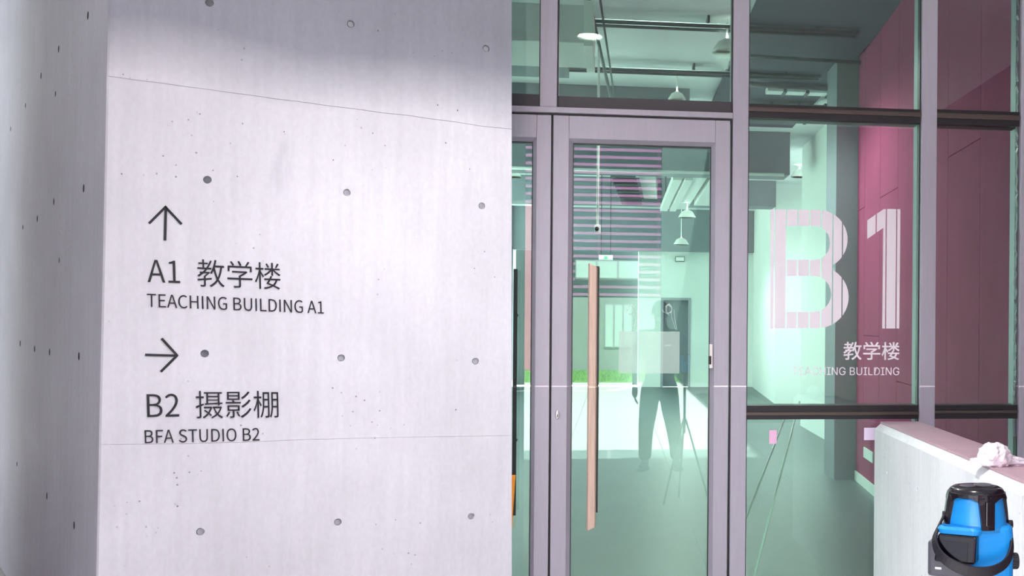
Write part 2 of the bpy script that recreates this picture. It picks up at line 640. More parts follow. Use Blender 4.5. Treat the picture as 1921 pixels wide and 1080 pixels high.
mb = MB()
mb.loops([ring(C0, E0), ring(C1, E1)])
seam_pts = [(150, 140), (205, 143), (252, 150), (300, 155.5), (345, 162), (392, 168), (430, 173.5), (480, 180), (520, 186), (560, 190.5), (620, 199), (664, 204), (716, 211.5), (770, 217), (800, 222), (850, 228), (905, 237), (960, 242), (1000, 248)]
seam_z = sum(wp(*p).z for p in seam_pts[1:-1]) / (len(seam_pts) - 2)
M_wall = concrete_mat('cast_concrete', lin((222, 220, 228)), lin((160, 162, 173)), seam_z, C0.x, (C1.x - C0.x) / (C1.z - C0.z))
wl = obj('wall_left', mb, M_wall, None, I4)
tag(wl, 'pale cast concrete wall carrying the black direction signs', 'wall', kind='structure')
MAIN = [(393, 5), (658, 45), (912, 91), (389, 337), (651, 361), (904, 386), (384, 663), (640, 671), (892, 677), (376, 997), (634, 979), (884, 968)]
SIDE = [(110, 92), (77, 142), (165, 29), (157, 353), (101, 378), (70, 410), (148, 668), (93, 660), (65, 654), (38, 644), (139, 985), (88, 930), (104, 176), (48, 198), (20, 242), (43, 426), (111, 488), (32, 870)]
cut = MB()
HR = 0.0165
for p in MAIN:
    cyl_along(cut, wp(*p), NW, HR, -0.014, 0.02, 20)
for p in SIDE[:12]:
    cyl_along(cut, lp(*p), NL, HR * 1.15, -0.035, 0.02, 14)
for p in SIDE[12:]:
    cyl_along(cut, lp(*p), NL, HR * .9, -0.03, 0.02, 10)
for p, r in (((855, 768), .004), ((333, 949), .004), ((858, 207), .004), ((375, 214), .0035), ((323, 228), .003), ((455, 232), .003), ((625, 300), .0035), ((722, 273), .003), ((836, 268), .0035), ((533, 247), .003), ((699, 250), .0035), ((228, 326), .003), ((881, 317), .003), ((445, 331), .003), ((400, 378), .003), ((821, 197), .003)):
    cyl_along(cut, wp(*p), NW, r, -0.01, 0.01, 8)
carve(wl, cut, I4)


def groove(pts, half, depth):
    m_ = MB()
    rings = []
    for px, py in pts:
        p = wp(px, py)
        rings.append([p + NW * 0.01 + VW * half, p + NW * 0.01 - VW * half, p - NW * depth, p - NW * depth * .9 + VW * half * .4])
    return m_.loops(rings)


carve(wl, groove(seam_pts, 0.0024, 0.006), I4)
carve(wl, groove([(150, 835), (186, 834), (260, 833), (340, 832), (420, 830), (480, 828.5), (560, 824.5), (640, 822.5), (720, 820.5), (800, 819), (880, 818), (1000, 816)], 0.0016, 0.004), I4)
M_plug = mat('grey_hole_plug', lin((168, 170, 175)), 0.85, var=0.12, scale=40)
M_plug_dark = mat('dark_hole_plug', lin((116, 118, 124)), 0.85, var=0.15, scale=40)
for i, p in enumerate(MAIN):
    m_ = MB()
    cyl_along(m_, wp(*p), NW, HR * (.76 if i not in (3, 6, 0) else .93), -0.0135, -0.007, 20)
    obj('tie_hole_plug', m_, M_plug if i not in (3, 6, 0) else M_plug_dark, wl, I4)

M_hole_shade = mat('hole_shade', lin((70, 74, 80)), 0.8)  # dark lining added to paint shade into the side holes
na_ = NL.orthogonal().normalized()
nb_ = NL.cross(na_).normalized()
for i, p in enumerate(SIDE):
    rr = HR * (1.12 if i < 12 else .87)
    q = lp(*p)
    m_ = MB()
    m_.loops([[q + NL * h + (na_ * math.cos(2 * math.pi * k / 16) + nb_ * math.sin(2 * math.pi * k / 16)) * r_ for k in range(16)] for h, r_ in ((-.028, rr * .6), (-.012, rr), (.0004, rr), (.0004, rr * .92), (-.012, rr * .9), (-.02, rr * .4))], caps=False)
    obj('tie_hole_shade', m_, M_hole_shade, wl, I4)

# lettering outlines (units: glyph box)
GLYPHS_CJK, GLYPHS_SANS = [{"A":[213,[[1,0,34,0,59,78,153,78,177,0,211,0,124,257,88,257],[67,104,79,144,105,230,106,230,132,144,145,104]]],"1":[194,[[31,0,172,0,172,27,120,27,120,257,96,257,81,249,63,243,42,238,42,218,88,218,88,27,31,27]]],"B":[230,[[35,0,117,0,144,2,168,8,187,19,202,33,211,52,214,75,208,105,189,126,162,137,162,138,183,150,195,170,200,194,197,214,188,230,175,242,157,250,136,255,111,257,35,257],[68,148,68,231,107,231,141,227,161,214,168,190,161,167,141,153,106,148],[68,26,68,123,112,123,151,118,174,102,182,76,174,48,150,31,112,26]]],"2":[194,[[15,0,177,0,177,28,106,28,64,25,92,53,117,81,137,108,152,134,161,160,165,186,162,207,155,226,144,241,129,252,111,259,90,261,60,257,36,244,14,224,33,206,48,221,66,231,86,235,112,229,128,211,133,185,130,162,120,138,104,112,82,83,52,53,15,19]]],"T":[210,[[89,0,121,0,121,229,199,229,199,257,11,257,11,229,89,229]]],"E":[206,[[35,0,187,0,187,28,68,28,68,121,165,121,165,149,68,149,68,229,183,229,183,257,35,257]]],"C":[223,[[132,-5,163,0,189,12,211,32,193,53,176,37,156,27,133,24,110,27,91,37,75,52,63,73,56,99,54,129,56,159,64,185,76,205,92,220,112,230,134,233,155,230,172,221,187,209,204,230,187,245,163,257,134,261,103,257,76,245,53,226,35,200,24,167,20,128,24,89,35,57,52,31,75,11,101,-1]]],"H":[255,[[35,0,68,0,68,121,187,121,187,0,220,0,220,257,187,257,187,149,68,149,68,257,35,257]]],"I":[103,[[35,0,68,0,68,257,35,257]]],"N":[253,[[35,0,66,0,66,135,62,215,63,215,91,162,185,0,218,0,218,257,187,257,187,123,192,42,190,42,162,95,68,257,35,257]]],"G":[241,[[136,-5,168,-1,195,10,215,25,215,133,131,133,131,106,186,106,186,39,173,31,157,26,139,24,114,27,93,37,76,52,64,73,56,99,54,129,56,159,64,185,77,205,94,220,115,230,139,233,162,230,180,221,194,209,212,230,194,245,170,256,138,261,106,257,77,245,54,226,36,200,24,167,20,128,24,89,35,57,53,31,76,11,104,-1]]],"U":[253,[[126,-5,151,-2,173,6,192,20,206,41,215,69,218,106,218,257,187,257,187,105,185,78,179,57,170,41,157,31,143,26,126,24,110,26,96,31,84,41,75,57,69,78,67,105,67,257,34,257,34,106,37,69,47,41,61,20,79,6,101,-2]]],"L":[190,[[35,0,180,0,180,28,68,28,68,257,35,257]]],"D":[241,[[35,0,101,0,137,4,166,15,190,34,206,60,217,91,220,129,217,167,206,199,189,224,166,242,136,253,99,257,35,257],[68,27,68,230,97,230,124,227,147,219,165,204,177,184,184,159,187,129,184,99,177,74,165,54,147,39,124,30,97,27]]],"F":[193,[[35,0,68,0,68,115,166,115,166,143,68,143,68,229,183,229,183,257,35,257]]],"S":[209,[[106,-5,132,-2,153,5,170,17,183,31,191,49,194,68,187,100,168,122,141,137,104,153,84,162,68,175,62,196,68,215,84,228,110,233,132,230,151,222,168,209,185,230,164,246,139,257,110,261,87,259,68,252,52,242,39,228,31,212,29,193,37,162,57,141,81,127,118,111,140,101,155,87,161,65,154,44,136,29,107,24,81,28,57,39,36,56,17,33,42,13,72,0]]],"O":[260,[[130,-5,160,0,187,12,209,31,225,58,236,91,239,129,236,168,225,200,209,226,187,245,160,257,130,261,99,257,73,245,51,226,34,200,24,168,20,129,24,91,34,58,51,31,73,12,99,0],[130,24,108,27,90,37,74,52,63,73,56,99,54,129,56,159,63,185,74,205,90,220,108,230,130,233,152,230,170,220,185,205,197,185,204,159,206,129,204,99,197,73,185,52,170,37,152,27]]],"教":[350,[[221,294,215,265,208,237,200,211,190,186,179,163,166,143,154,152,148,151,112,151,134,177,184,177,184,200,151,200,166,225,180,251,192,279,168,286,155,255,139,227,121,200,99,200,99,235,143,235,143,257,99,257,99,294,75,294,75,257,29,257,29,235,75,235,75,200,14,200,14,177,103,177,77,151,43,151,43,130,51,130,12,105,30,85,91,130,128,130,88,98,88,72,14,65,17,41,88,49,88,0,82,-5,45,-5,53,-28,74,-28,89,-27,101,-24,108,-19,112,-11,113,0,113,51,186,60,186,82,113,75,113,92,166,138,185,122,209,163,213,145,218,128,223,111,228,95,234,80,241,65,230,50,218,37,205,25,191,14,175,4,157,-6,173,-29,189,-20,205,-10,219,1,232,13,244,25,255,39,273,12,295,-10,320,-28,339,-6,313,12,290,36,271,64,281,84,289,105,297,127,304,151,309,177,314,204,336,204,336,229,233,229,248,290],[226,204,287,204,283,183,279,163,275,144,269,126,263,109,256,93,250,110,244,127,238,146,234,165,229,184]]],"学":[350,[[161,121,161,96,21,96,21,71,161,71,161,5,152,-2,94,-2,106,-27,171,-23,181,-18,186,-9,188,5,188,71,331,71,331,96,188,96,188,110,204,118,219,126,235,135,249,144,262,154,275,164,257,177,252,176,80,176,80,153,222,153],[148,289,175,236,98,236,111,243,103,258,91,275,77,291,56,281,86,236,28,236,28,166,53,166,53,212,299,212,299,166,325,166,325,236,267,236,301,283,275,292,239,236,182,236,200,243,193,260,183,279,172,297]]],"楼":[350,[[146,275,172,228,193,238,166,284],[292,288,263,236,282,228,316,278],[216,294,216,226,133,226,133,204,200,204,176,183,150,164,123,150,140,131,166,147,193,167,216,190,216,134,241,134,241,192,265,169,292,149,318,133,335,153,309,166,282,184,258,204,327,204,327,226,241,226,241,294],[266,81,258,62,247,46,233,32,186,49,205,81],[149,39,209,18,184,8,155,0,120,-5,131,-27,153,-24,173,-19,191,-14,208,-8,223,-1,237,6,308,-27,326,-8,258,22,273,39,284,59,293,81,331,81,331,104,217,104,229,129,203,133,190,104,126,104,126,81,177,81],[62,294,62,227,20,227,20,202,61,202,55,178,48,153,40,129,31,106,21,86,11,69,25,43,39,69,51,100,62,134,62,-28,86,-28,86,155,110,107,126,126,86,188,86,202,121,202,121,227,86,227,86,294]]],"摄":[350,[[56,294,56,231,16,231,16,206,56,206,56,132,12,117,19,91,56,106,56,3,50,-3,20,-3,28,-27,69,-22,75,-17,79,-9,80,3,80,116,112,129,108,149,80,140,80,206,112,206,112,231,80,231,80,294],[276,259,276,236,164,236,164,259],[118,150,121,129,276,137,276,121,300,121,300,138,334,140,335,159,300,157,300,259,331,259,331,279,113,279,113,259,140,259,140,151],[276,218,276,194,164,194,164,218],[276,178,276,156,164,152,164,178],[107,64,148,34,130,17,111,2,90,-9,104,-28,126,-15,147,1,166,20,190,-3,206,13,179,37,192,58,203,81,211,106,197,112,193,111,108,111,108,89,182,89,161,50,122,77],[300,90,292,72,281,56,270,41,259,56,250,72,243,90],[213,112,213,90,222,90,231,67,241,45,254,26,234,11,213,0,192,-9,204,-28,227,-18,248,-6,268,9,284,-6,302,-18,322,-28,339,-8,318,1,300,12,284,25,302,49,317,76,327,107,314,113,310,112]]],"影":[350,[[294,287,283,273,270,259,255,246,239,233,223,222,207,212,226,194,243,205,260,217,276,231,292,246,306,261,319,277],[306,193,293,177,278,162,262,148,244,135,226,123,208,113,226,95,245,106,264,119,282,134,300,149,316,165,330,182],[313,91,299,72,282,53,263,35,242,20,220,6,197,-6,215,-26,239,-13,262,3,284,20,304,39,322,60,337,82],[65,106,166,106,166,77,65,77],[146,42,178,-11,197,0,165,51],[63,225,170,225,170,204,63,204],[63,264,170,264,170,243,63,243],[38,282,38,186,195,186,195,282],[54,50,44,32,33,15,20,0,38,-14,52,2,66,22,76,43],[95,180,103,164,21,164,21,143,208,143,208,164,131,164,119,186],[41,125,41,58,102,58,102,0,97,-4,67,-4,75,-26,117,-22,124,-18,127,-11,128,0,128,58,192,58,192,125]]],"棚":[350,[[189,255,189,199,148,199,148,255],[127,278,127,155,126,128,125,99,121,70,115,41,106,13,92,-13,109,-28,119,-11,128,9,134,29,139,50,143,71,146,93,189,93,189,1,183,-5,153,-5,161,-28,179,-28,191,-27,201,-23,207,-18,210,-10,211,0,211,278],[189,176,189,116,147,116,148,155,148,176],[302,255,302,199,257,199,257,255],[235,278,235,132,235,108,234,83,231,58,227,33,221,10,212,-12,229,-28,237,-11,244,9,249,29,252,50,255,72,256,93,302,93,302,1,296,-5,265,-5,272,-28,291,-28,304,-26,314,-23,320,-18,324,-10,325,1,325,278],[302,176,302,116,257,116,257,132,257,176],[57,294,57,227,16,227,16,202,56,202,51,178,45,153,38,129,29,106,20,86,11,69,23,43,36,69,47,100,57,134,57,-28,81,-28,81,152,101,105,116,124,81,187,81,202,114,202,114,227,81,227,81,294]]]},{"T":[449,[[32,452,32,509,417,509,417,452,257,452,257,0,193,0,193,452]]],"E":[419,[[60,0,60,509,372,509,372,452,125,452,125,286,355,286,355,229,125,229,125,57,375,57,375,0]]],"A":[480,[[16,0,201,509,276,509,463,0,395,0,287,302,264,372,232,478,245,478,213,371,191,302,85,0],[110,142,110,199,370,199,370,142]]],"C":[510,[[267,-7,246,-6,225,-3,205,1,186,7,168,15,150,25,134,36,119,49,104,63,92,79,80,96,70,115,61,135,53,157,48,179,44,203,41,228,40,254,41,280,44,305,48,329,53,352,61,373,70,393,80,412,92,429,104,445,119,459,134,472,150,484,168,493,186,501,205,508,225,512,246,515,267,516,293,514,317,511,340,504,362,496,383,485,402,471,419,456,435,438,448,418,459,397,467,373,473,348,408,348,404,365,397,380,389,395,357,428,315,449,267,456,237,453,209,445,184,432,161,414,141,391,125,364,118,348,113,332,109,314,106,295,104,275,103,254,104,233,106,213,109,194,113,177,119,160,125,145,141,117,161,94,184,76,210,63,237,56,267,53,315,60,357,81,389,114,408,160,473,160,467,135,459,112,448,91,435,71,420,53,402,38,383,24,363,13,341,5,317,-2,293,-6]]],"H":[517,[[60,0,60,509,125,509,125,289,392,289,392,509,457,509,457,0,392,0,392,232,125,232,125,0]]],"I":[301,[[31,0,31,57,118,57,118,452,31,452,31,509,269,509,269,452,183,452,183,57,269,57,269,0]]],"N":[523,[[60,0,60,509,136,509,343,183,363,151,388,107,414,55,405,54,401,108,399,157,399,195,399,509,463,509,463,0,387,0,202,290,177,331,148,381,108,452,119,454,122,384,124,328,125,291,125,0]]],"G":[520,[[269,-7,247,-6,225,-3,205,1,185,7,167,15,149,25,133,36,118,49,104,64,91,79,79,97,69,116,60,136,53,157,47,179,43,203,41,228,40,254,41,280,43,305,47,329,53,352,60,373,69,393,79,412,91,429,103,445,117,459,133,472,149,484,166,493,184,501,203,508,223,512,244,515,265,516,291,514,316,510,340,504,363,494,384,483,403,469,421,453,436,436,449,416,460,395,468,373,474,349,408,349,387,393,356,427,315,448,265,456,236,453,209,445,183,432,160,414,141,392,125,364,118,348,113,332,109,314,106,295,104,275,103,254,104,233,106,213,109,194,113,177,119,160,125,145,141,117,161,95,184,76,210,63,238,56,269,53,296,55,322,61,345,71,365,85,382,102,396,123,407,147,413,173,415,202,434,199,283,199,283,256,478,256,478,200,477,180,475,160,471,141,466,124,459,107,451,91,441,76,431,62,419,50,406,38,392,28,377,19,360,11,344,5,326,0,308,-4,289,-6]]],"B":[456,[[60,0,60,509,241,509,274,507,304,501,329,491,350,477,367,461,381,442,390,421,396,398,398,374,397,353,393,336,387,320,378,307,368,295,356,286,315,267,315,262,331,260,347,254,363,245,378,234,391,220,402,203,411,184,416,161,418,136,416,111,410,88,400,67,386,48,368,31,344,18,317,8,284,2,247,0],[125,57,245,57,281,60,309,67,330,80,344,96,353,115,355,137,354,153,350,169,342,184,333,197,320,209,306,218,289,225,269,229,248,231,125,231],[125,285,238,285,256,287,273,290,288,296,302,304,314,314,323,326,330,340,335,355,336,372,333,393,326,412,313,429,294,442,270,449,240,452,125,452]]],"U":[517,[[259,-8,239,-8,220,-6,203,-2,186,2,169,8,154,15,126,33,103,55,85,80,71,108,63,140,60,173,60,509,124,509,124,178,126,155,132,133,141,113,153,95,169,80,187,68,208,59,232,53,259,52,285,53,309,59,331,68,349,80,364,95,377,113,385,133,391,155,393,178,393,509,457,509,457,173,454,140,446,108,433,80,414,55,391,33,363,15,348,8,332,2,315,-2,297,-6,278,-8]]],"L":[393,[[60,0,60,509,125,509,125,57,361,57,361,0]]],"D":[502,[[219,0,96,0,96,57,215,57,235,58,254,60,272,63,288,68,304,73,318,81,343,99,363,122,379,149,385,164,390,181,394,198,397,216,399,235,399,255,399,275,397,294,394,312,390,329,385,345,379,361,364,388,344,410,320,428,306,435,291,441,275,446,258,449,240,451,221,452,93,452,93,509,225,509,250,508,273,505,294,501,315,495,334,488,353,478,369,467,385,455,399,441,412,426,423,409,433,391,442,372,449,351,455,329,458,306,461,281,462,255,461,229,458,205,455,181,449,159,442,138,433,119,423,100,411,83,398,68,384,54,368,42,351,31,332,21,312,14,291,8,268,3,244,1],[125,509,125,0,60,0,60,509]]]}]


def glyph_mesh(font, ch, sx, sy, thick, thin=0.0, name='letter'):
    cu = bpy.data.curves.new(name, 'CURVE')
    cu.dimensions = '2D'
    cu.fill_mode = 'BOTH'
    for s in font[ch][1]:
        sp = cu.splines.new('POLY')
        n = len(s) // 2
        sp.points.add(n - 1)
        for i in range(n):
            sp.points[i].co = (s[2 * i] * sx, s[2 * i + 1] * sy, 0, 1)
        sp.use_cyclic_u = True
    cu.extrude = thick / 2
    cu.offset = thin
    o = bpy.data.objects.new(name, cu)
    COL.objects.link(o)
    bpy.context.view_layer.update()
    me = bpy.data.meshes.new_from_object(o.evaluated_get(bpy.context.evaluated_depsgraph_get()))
    bpy.data.objects.remove(o)
    bpy.data.curves.remove(cu)
    return me


def bounds(font, ch):
    xs = [v for s in font[ch][1] for v in s[0::2]]
    ys = [v for s in font[ch][1] for v in s[1::2]]
    return min(xs), max(xs), min(ys), max(ys)


def text_line(text, font, p_left, p_right, y_dir, height, material, parent, thick, thin=0.0, ref='A', space=0.36, normal=None, full=False, track=0.0):
    """letters between the two baseline points; height is that of the reference glyph"""
    base = (p_right - p_left)
    x_dir = base.normalized()
    em = font[ref][0]
    x, places = 0.0, []
    first = True
    for ch in text:
        if ch == ' ':
            x += em * space
            continue
        b0, b1, _, _ = bounds(font, ch)
        if first:
            x -= b0
            first = False
        places.append((ch, x))
        end = x + b1
        x += font[ch][0] + track
    sx = base.length / end
    r0 = bounds(font, ref)
    sy = height / ((r0[3] - r0[2]) if full else r0[3])
    y0 = r0[2] * sy if full else 0.0
    for ch, px in places:
        me = glyph_mesh(font, ch, sx, sy, thick, thin)
        p = p_left + x_dir * (px * sx) - y_dir * y0 + normal * (thick / 2)
        M = Matrix.Identity(4)
        for i in range(3):
            M[i][0], M[i][1], M[i][2], M[i][3] = x_dir[i], y_dir[i], normal[i], p[i]
        # bake the (slightly sheared) frame into the mesh, keep a plain location
        me.transform(Matrix.Translation(-p) @ M)
        put('letter', me, material, parent, Matrix.Translation(p))


def bar_on_wall(mb, a, b_, w, thick):
    """a flat bar from pixel a to pixel b on the concrete wall"""
    p, q = wp(*a), wp(*b_)
    t = (q - p).normalized()
    s = NW.cross(t).normalized() * (w / 2)
    lo, hi = NW * 0.0002, NW * thick
    mb.hexa([p - s + lo, q - s + lo, q + s + lo, p + s + lo, p - s + hi, q - s + hi, q + s + hi, p + s + hi])


def wall_sign(name, label, arrow, lines):
    c = wp(*lines[0][1])
    t = thing(name, label, 'sign', c, I4)
    m_ = MB()
    for a, b_ in arrow:
        bar_on_wall(m_, a, b_, 0.0098, 0.0035)
    obj('arrow', m_, M_ink, t, I4)
    for text, pl, pr, ptop, nm, ref, thin, full in lines:
        L_, R_, T_ = wp(*pl), wp(*pr), wp(*ptop)
        lt = thing(nm, None, None, L_, I4)
        W = WM[lt.name]
        lt.parent = t
        lt.matrix_basis = WM[t.name].inverted() @ W
        text_line(text, GLYPHS_CJK, L_, R_, VW, (T_ - L_).length, M_ink, lt, 0.0035, thin, ref, normal=NW, full=full)
    return t


wall_sign('direction_sign', 'black lettering under an upward arrow reading teaching building A1', [((309.3, 451), (311, 389)), ((279.5, 419), (312, 386.5)), ((309, 387), (340.5, 420.5))], [
    ('A1', (276.8, 529), (338, 531), (277.5, 486.5), 'building_code', 'A', -0.0004, False),
    ('教学楼', (370.5, 537.5), (527, 543.5), (371.5, 485.5), 'chinese_line', '教', -0.0006, True),
    ('TEACHING BUILDING A1', (276, 575.2), (607.5, 588), (276.5, 550.5), 'english_line', 'T', -0.0002, False)])
wall_sign('direction_sign', 'black lettering under a rightward arrow reading BFA studio B2', [((272, 665.3), (331, 666.8)), ((303, 634.5), (333, 667.5)), ((301.5, 697), (333, 665.5))], [
    ('B2', (276, 782), (336.5, 781), (276.8, 739), 'building_code', 'B', -0.0004, False),
    ('摄影棚', (367.5, 785), (523, 783), (368.5, 732.5), 'chinese_line', '摄', -0.0006, True),
    ('BFA STUDIO B2', (271.7, 831), (487, 825.8), (272.2, 806.5), 'english_line', 'B', -0.0002, False)])

# =================================================================== GLAZED FRONT
S_L = -1.36                                           # hidden behind the concrete wall
m0a, m0b = S(1014, 100), S(1046, 100)
m1a, m1b = S(1372, 500), S(1401.5, 500)
m2a, m2b = S(1726, 400), S(1754.5, 400)
m3a, m3b = S(1911.5, 400), S(1911.5, 400) + 0.07
ZTOP = 3.56
z_hd_t, z_hd_b = Z(184 + 11, 1200), Z(217.5, 1200)
z_band_t = Z(195, 1200)
z_head_t, z_head_b = Z(207.5, 1200), Z(218, 1200)
z_door_t = Z(221.5, 1200)


def mullion(name, x0, x1, z0, z1, label, y0=-0.022, y1=0.15):
    o = obj(name, box(x0, x1, y0, y1, z0, z1), M_frame, bevel=0.003)
    tag(o, label, 'mullion', kind='structure')
    obj('gasket', box(x0 - .006, x0 + .004, 0.004, 0.05, z0, z1 - .001), M_gasket, o)
    obj('gasket', box(x1 - .004, x1 + .006, 0.004, 0.05, z0, z1 - .001), M_gasket, o)
    return o


mullion('trim_1', m0a, m0b, z_head_t, ZTOP, 'mauve metal mullion above the double door')
mullion('trim_2', m1a, m1b, 0, ZTOP, 'tall mauve metal mullion on the hinge side of the right door leaf')
mullion('trim_3', m2a, m2b, 0, ZTOP, 'tall mauve metal mullion behind the end of the low wall')
mullion('trim_4', m3a, m3b, 0, ZTOP, 'end mullion of the glazed front, at the right of the picture')
# ragged foam and sealant down the last mullion
mb = MB()
r5 = random.Random(5)
prev = None
rings = []
for k in range(90):
    z = 1.0 + 2.5 * k / 89
    w = r5.uniform(0.004, 0.016)
    rings.append([(m3a + .002, 0.004, z), (m3a - w, 0.002, z), (m3a - w * 1.1, 0.03, z), (m3a + .002, 0.034, z)])
mb.loops(rings)
obj('sealant_foam', mb, M_greyplast, bpy.data.objects['trim_4'])

# head over the door
hd = obj('trim_5', box(S_L, m1a - .001, -0.03, 0.12, z_head_b, z_head_t), M_frame, bevel=0.002)
tag(hd, 'thin mauve door head across the top of both door leaves', 'door head', kind='structure')
obj('dark_rail', box(S_L, m0a - .001, 0.012, 0.12, z_head_t + .001, z_band_t + .035), M_header, hd)
obj('dark_rail', box(m0b + .001, m1a - .001, 0.012, 0.12, z_head_t + .001, z_band_t + .03), M_header, hd)
obj('gap_seal', box(S_L, m1a - .001, 0.0, 0.1, z_door_t, z_head_b - .001), M_gasket, hd)


def transom(name, x0, x1, px, ys, label):
    """ys: top of upper gasket, top of cap, bottom of cap, bottom of lower gasket (pixels at column px)"""
    za, zb, zc, zd = (Z(y, px) for y in ys)
    o = obj(name, box(x0, x1, -0.012, 0.14, zc, zb), M_bronze, bevel=0.002)
    tag(o, label, 'transom', kind='structure')
    obj('gasket', box(x0, x1, -0.004, 0.13, zb + .0005, za), M_gasket, o)
    obj('gasket', box(x0, x1, -0.004, 0.13, zd, zc - .0005), M_gasket, o)
    obj('cap_ridge', box(x0, x1, -0.016, -0.012, zc + (zb - zc) * .62, zc + (zb - zc) * .8), M_bronze, o)
    return za, zd


t2a, t2b = transom('trim_6', m1b + .001, m2a - .001, 1560, (200, 206, 214, 225.5), 'dark transom above the pane lettered B1')
t3a, t3b = transom('trim_7', m2b + .001, m3a - .001, 1830, (207.5, 214.5, 224, 235), 'dark transom high in the last bay of the glazed front')
l2a, l2b = transom('trim_8', m1b + .001, m2a - .001, 1560, (760, 772, 778, 786), 'dark transom below the pane lettered B1')
l3a, l3b = transom('trim_9', m2b + .001, m3a - .001, 1830, (759.5, 769.5, 774.5, 785), 'dark transom behind the crumpled plastic bag')


def window(n, x0, x1, z0, z1, label):
    w = thing('window_%d' % n, label, 'window', ((x0 + x1) / 2, 0, z0), kind='structure')
    obj('glass_pane', box(x0 + .002, x1 - .002, 0.020, 0.032, z0 + .001, z1), M_glass, w)
    return w


window(1, S_L, m0a - .006, z_band_t + .036, ZTOP, 'narrow glass pane above the left door leaf')
window(2, m0b + .006, m1a - .006, z_band_t + .031, ZTOP, 'wide glass pane above the right door leaf')
window(3, m1b + .006, m2a - .006, t2a, ZTOP, 'top glass pane above the lettered pane')
window(4, m1b + .006, m2a - .006, l2a, t2b, 'tall glass pane carrying the big white B1')
window(5, m1b + .006, m2a - .006, 0.06, l2b, 'low glass pane between door and parapet, with paper scraps on it')
window(6, m2b + .006, m3a - .006, t3a, ZTOP, 'top glass pane of the last bay, red panels behind')
window(7, m2b + .006, m3a - .006, l3a, t3b, 'tall glass pane of the last bay, red panels behind')
window(8, m2b + .006, m3a - .006, 0.06, l3b, 'low glass pane behind the parapet')
obj('trim_10', box(m1b, m3a, -0.01, 0.14, 0, 0.06), M_frame)
tag(bpy.data.objects['trim_10'], 'metal sill under the glazed front', 'sill', kind='structure')


# ------------------------------------------------------------------ doors
def leaf(name, label, x0, x1, gx0, gx1, left_hidden=False):
    d = thing(name, label, 'door', ((x0 + x1) / 2, 0, 0), kind='structure')
    y0, y1 = -0.018, 0.055
    zt, zg, zbv = z_door_t - .002, Z(271, 1200), Z(264.5, 1200)
    zb = 0.22
    bv = 0.02
    if not left_hidden:
        obj('stile', box(x0, gx0 - bv, y0, y1, 0.012, zt), M_frame, d, bevel=0.002)
    obj('stile', box(gx1 + bv, x1, y0, y1, 0.012, zt), M_frame, d, bevel=0.002)
    xl = (S_L if left_hidden else gx0 - bv + .0005)
    obj('top_rail', box(xl, gx1 + bv - .0005, y0, y1, zbv, zt), M_frame, d, bevel=0.002)
    obj('bottom_rail', box(xl, gx1 + bv - .0005, y0, y1, 0.012, zb - bv), M_frame, d, bevel=0.002)
    # sloped glazing bead
    gl = S_L if left_hidden else gx0

    def bead(p_out, p_in):
        m_ = MB()
        (ax, az), (bx, bz) = p_out
        (cx, cz), (dx, dz) = p_in
        m_.hexa([(ax, y0, az), (bx, y0, bz), (dx, 0.012, dz), (cx, 0.012, cz), (ax, y1, az), (bx, y1, bz), (dx, y1, dz), (cx, y1, cz)])
        return m_
    xo0, xo1 = (S_L if left_hidden else gx0 - bv), gx1 + bv
    obj('glazing_bead', bead(((xo0, zbv), (xo1, zbv)), ((gl, zg), (gx1, zg))), M_frame, d)
    obj('glazing_bead', bead(((xo1, zbv), (xo1, zb - bv)), ((gx1, zg), (gx1, zb))), M_frame, d)
    if not left_hidden:
        obj('glazing_bead', bead(((xo0, zbv), (xo0, zb - bv)), ((gx0, zg), (gx0, zb))), M_frame, d)
    g = MB()
    g.box(gl, gx1, 0.012, 0.030, zg - .007, zg)
    g.box(gx1 - .005, gx1, 0.012, 0.030, zb, zg - .007)
    if not left_hidden:
        g.box(gx0, gx0 + .004, 0.012, 0.030, zb, zg - .007)
    obj('glass_seal', g, M_gasket, d)
    obj('glass_pane', box(gl, gx1, 0.031, 0.043, zb, zg), M_glass, d)
    return d


dxa, dxb = S(1036.5), S(1367)
gxa, gxb = S(1073), S(1333)
door_r = leaf('door_1', 'right glass door leaf with the long wooden pull', dxa, dxb, gxa, gxb)
lxb, lgb = S(1032.5), S(998)
door_l = leaf('door_2', 'left glass door leaf, mostly hidden by the concrete wall', S_L, lxb, S_L, lgb, True)
# meeting gap
tag(obj('trim_11', box(lxb + .001, dxa - .001, 0.01, 0.05, 0.012, z_door_t - .004), M_gasket), 'black gap seal between the two door leaves', 'seal', kind='structure')
# wooden pull on the right leaf
hx0, hx1 = S(1104), S(1121.5)
hz0, hz1 = Z(990, 1112), Z(495, 1112)
hd_ = thing('pull_handle', None, None, (hx0, -0.08, hz0))
W = WM[hd_.name]
hd_.parent = door_r
hd_.matrix_basis = WM[door_r.name].inverted() @ W
cxm = (hx0 + hx1) / 2
m_ = MB()
prof = [(hx0, -0.062), (hx0 + .007, -0.082), (hx1 - .006, -0.085), (hx1, -0.068), (hx1 - .003, -0.048), (hx0 + .004, -0.046)]
ringz = []
for z, dz in ((hz0, .022), (hz1, -.022)):
    ringz.append([(x, y, z + (dz * max(0, (x - cxm) / (hx1 - cxm)) if dz > 0 else dz * max(0, (x - cxm) / (hx1 - cxm)))) for x, y in prof])
m_.loops(ringz)
obj('wood_grip', m_, M_wood, hd_, bevel=0.003)
obj('backing_bar', box(hx1 - .010, hx1 + .009, -0.046, -0.030, Z(958, 1121), Z(500, 1121)), M_steel, hd_)
for zz in (hz0 + .25, hz1 - .25):
    obj('standoff', MB().tube([(hx1 - .004, -0.034, zz), (hx1 - .004, 0.032, zz)], 0.010, 10), M_steel, hd_, smooth=True)
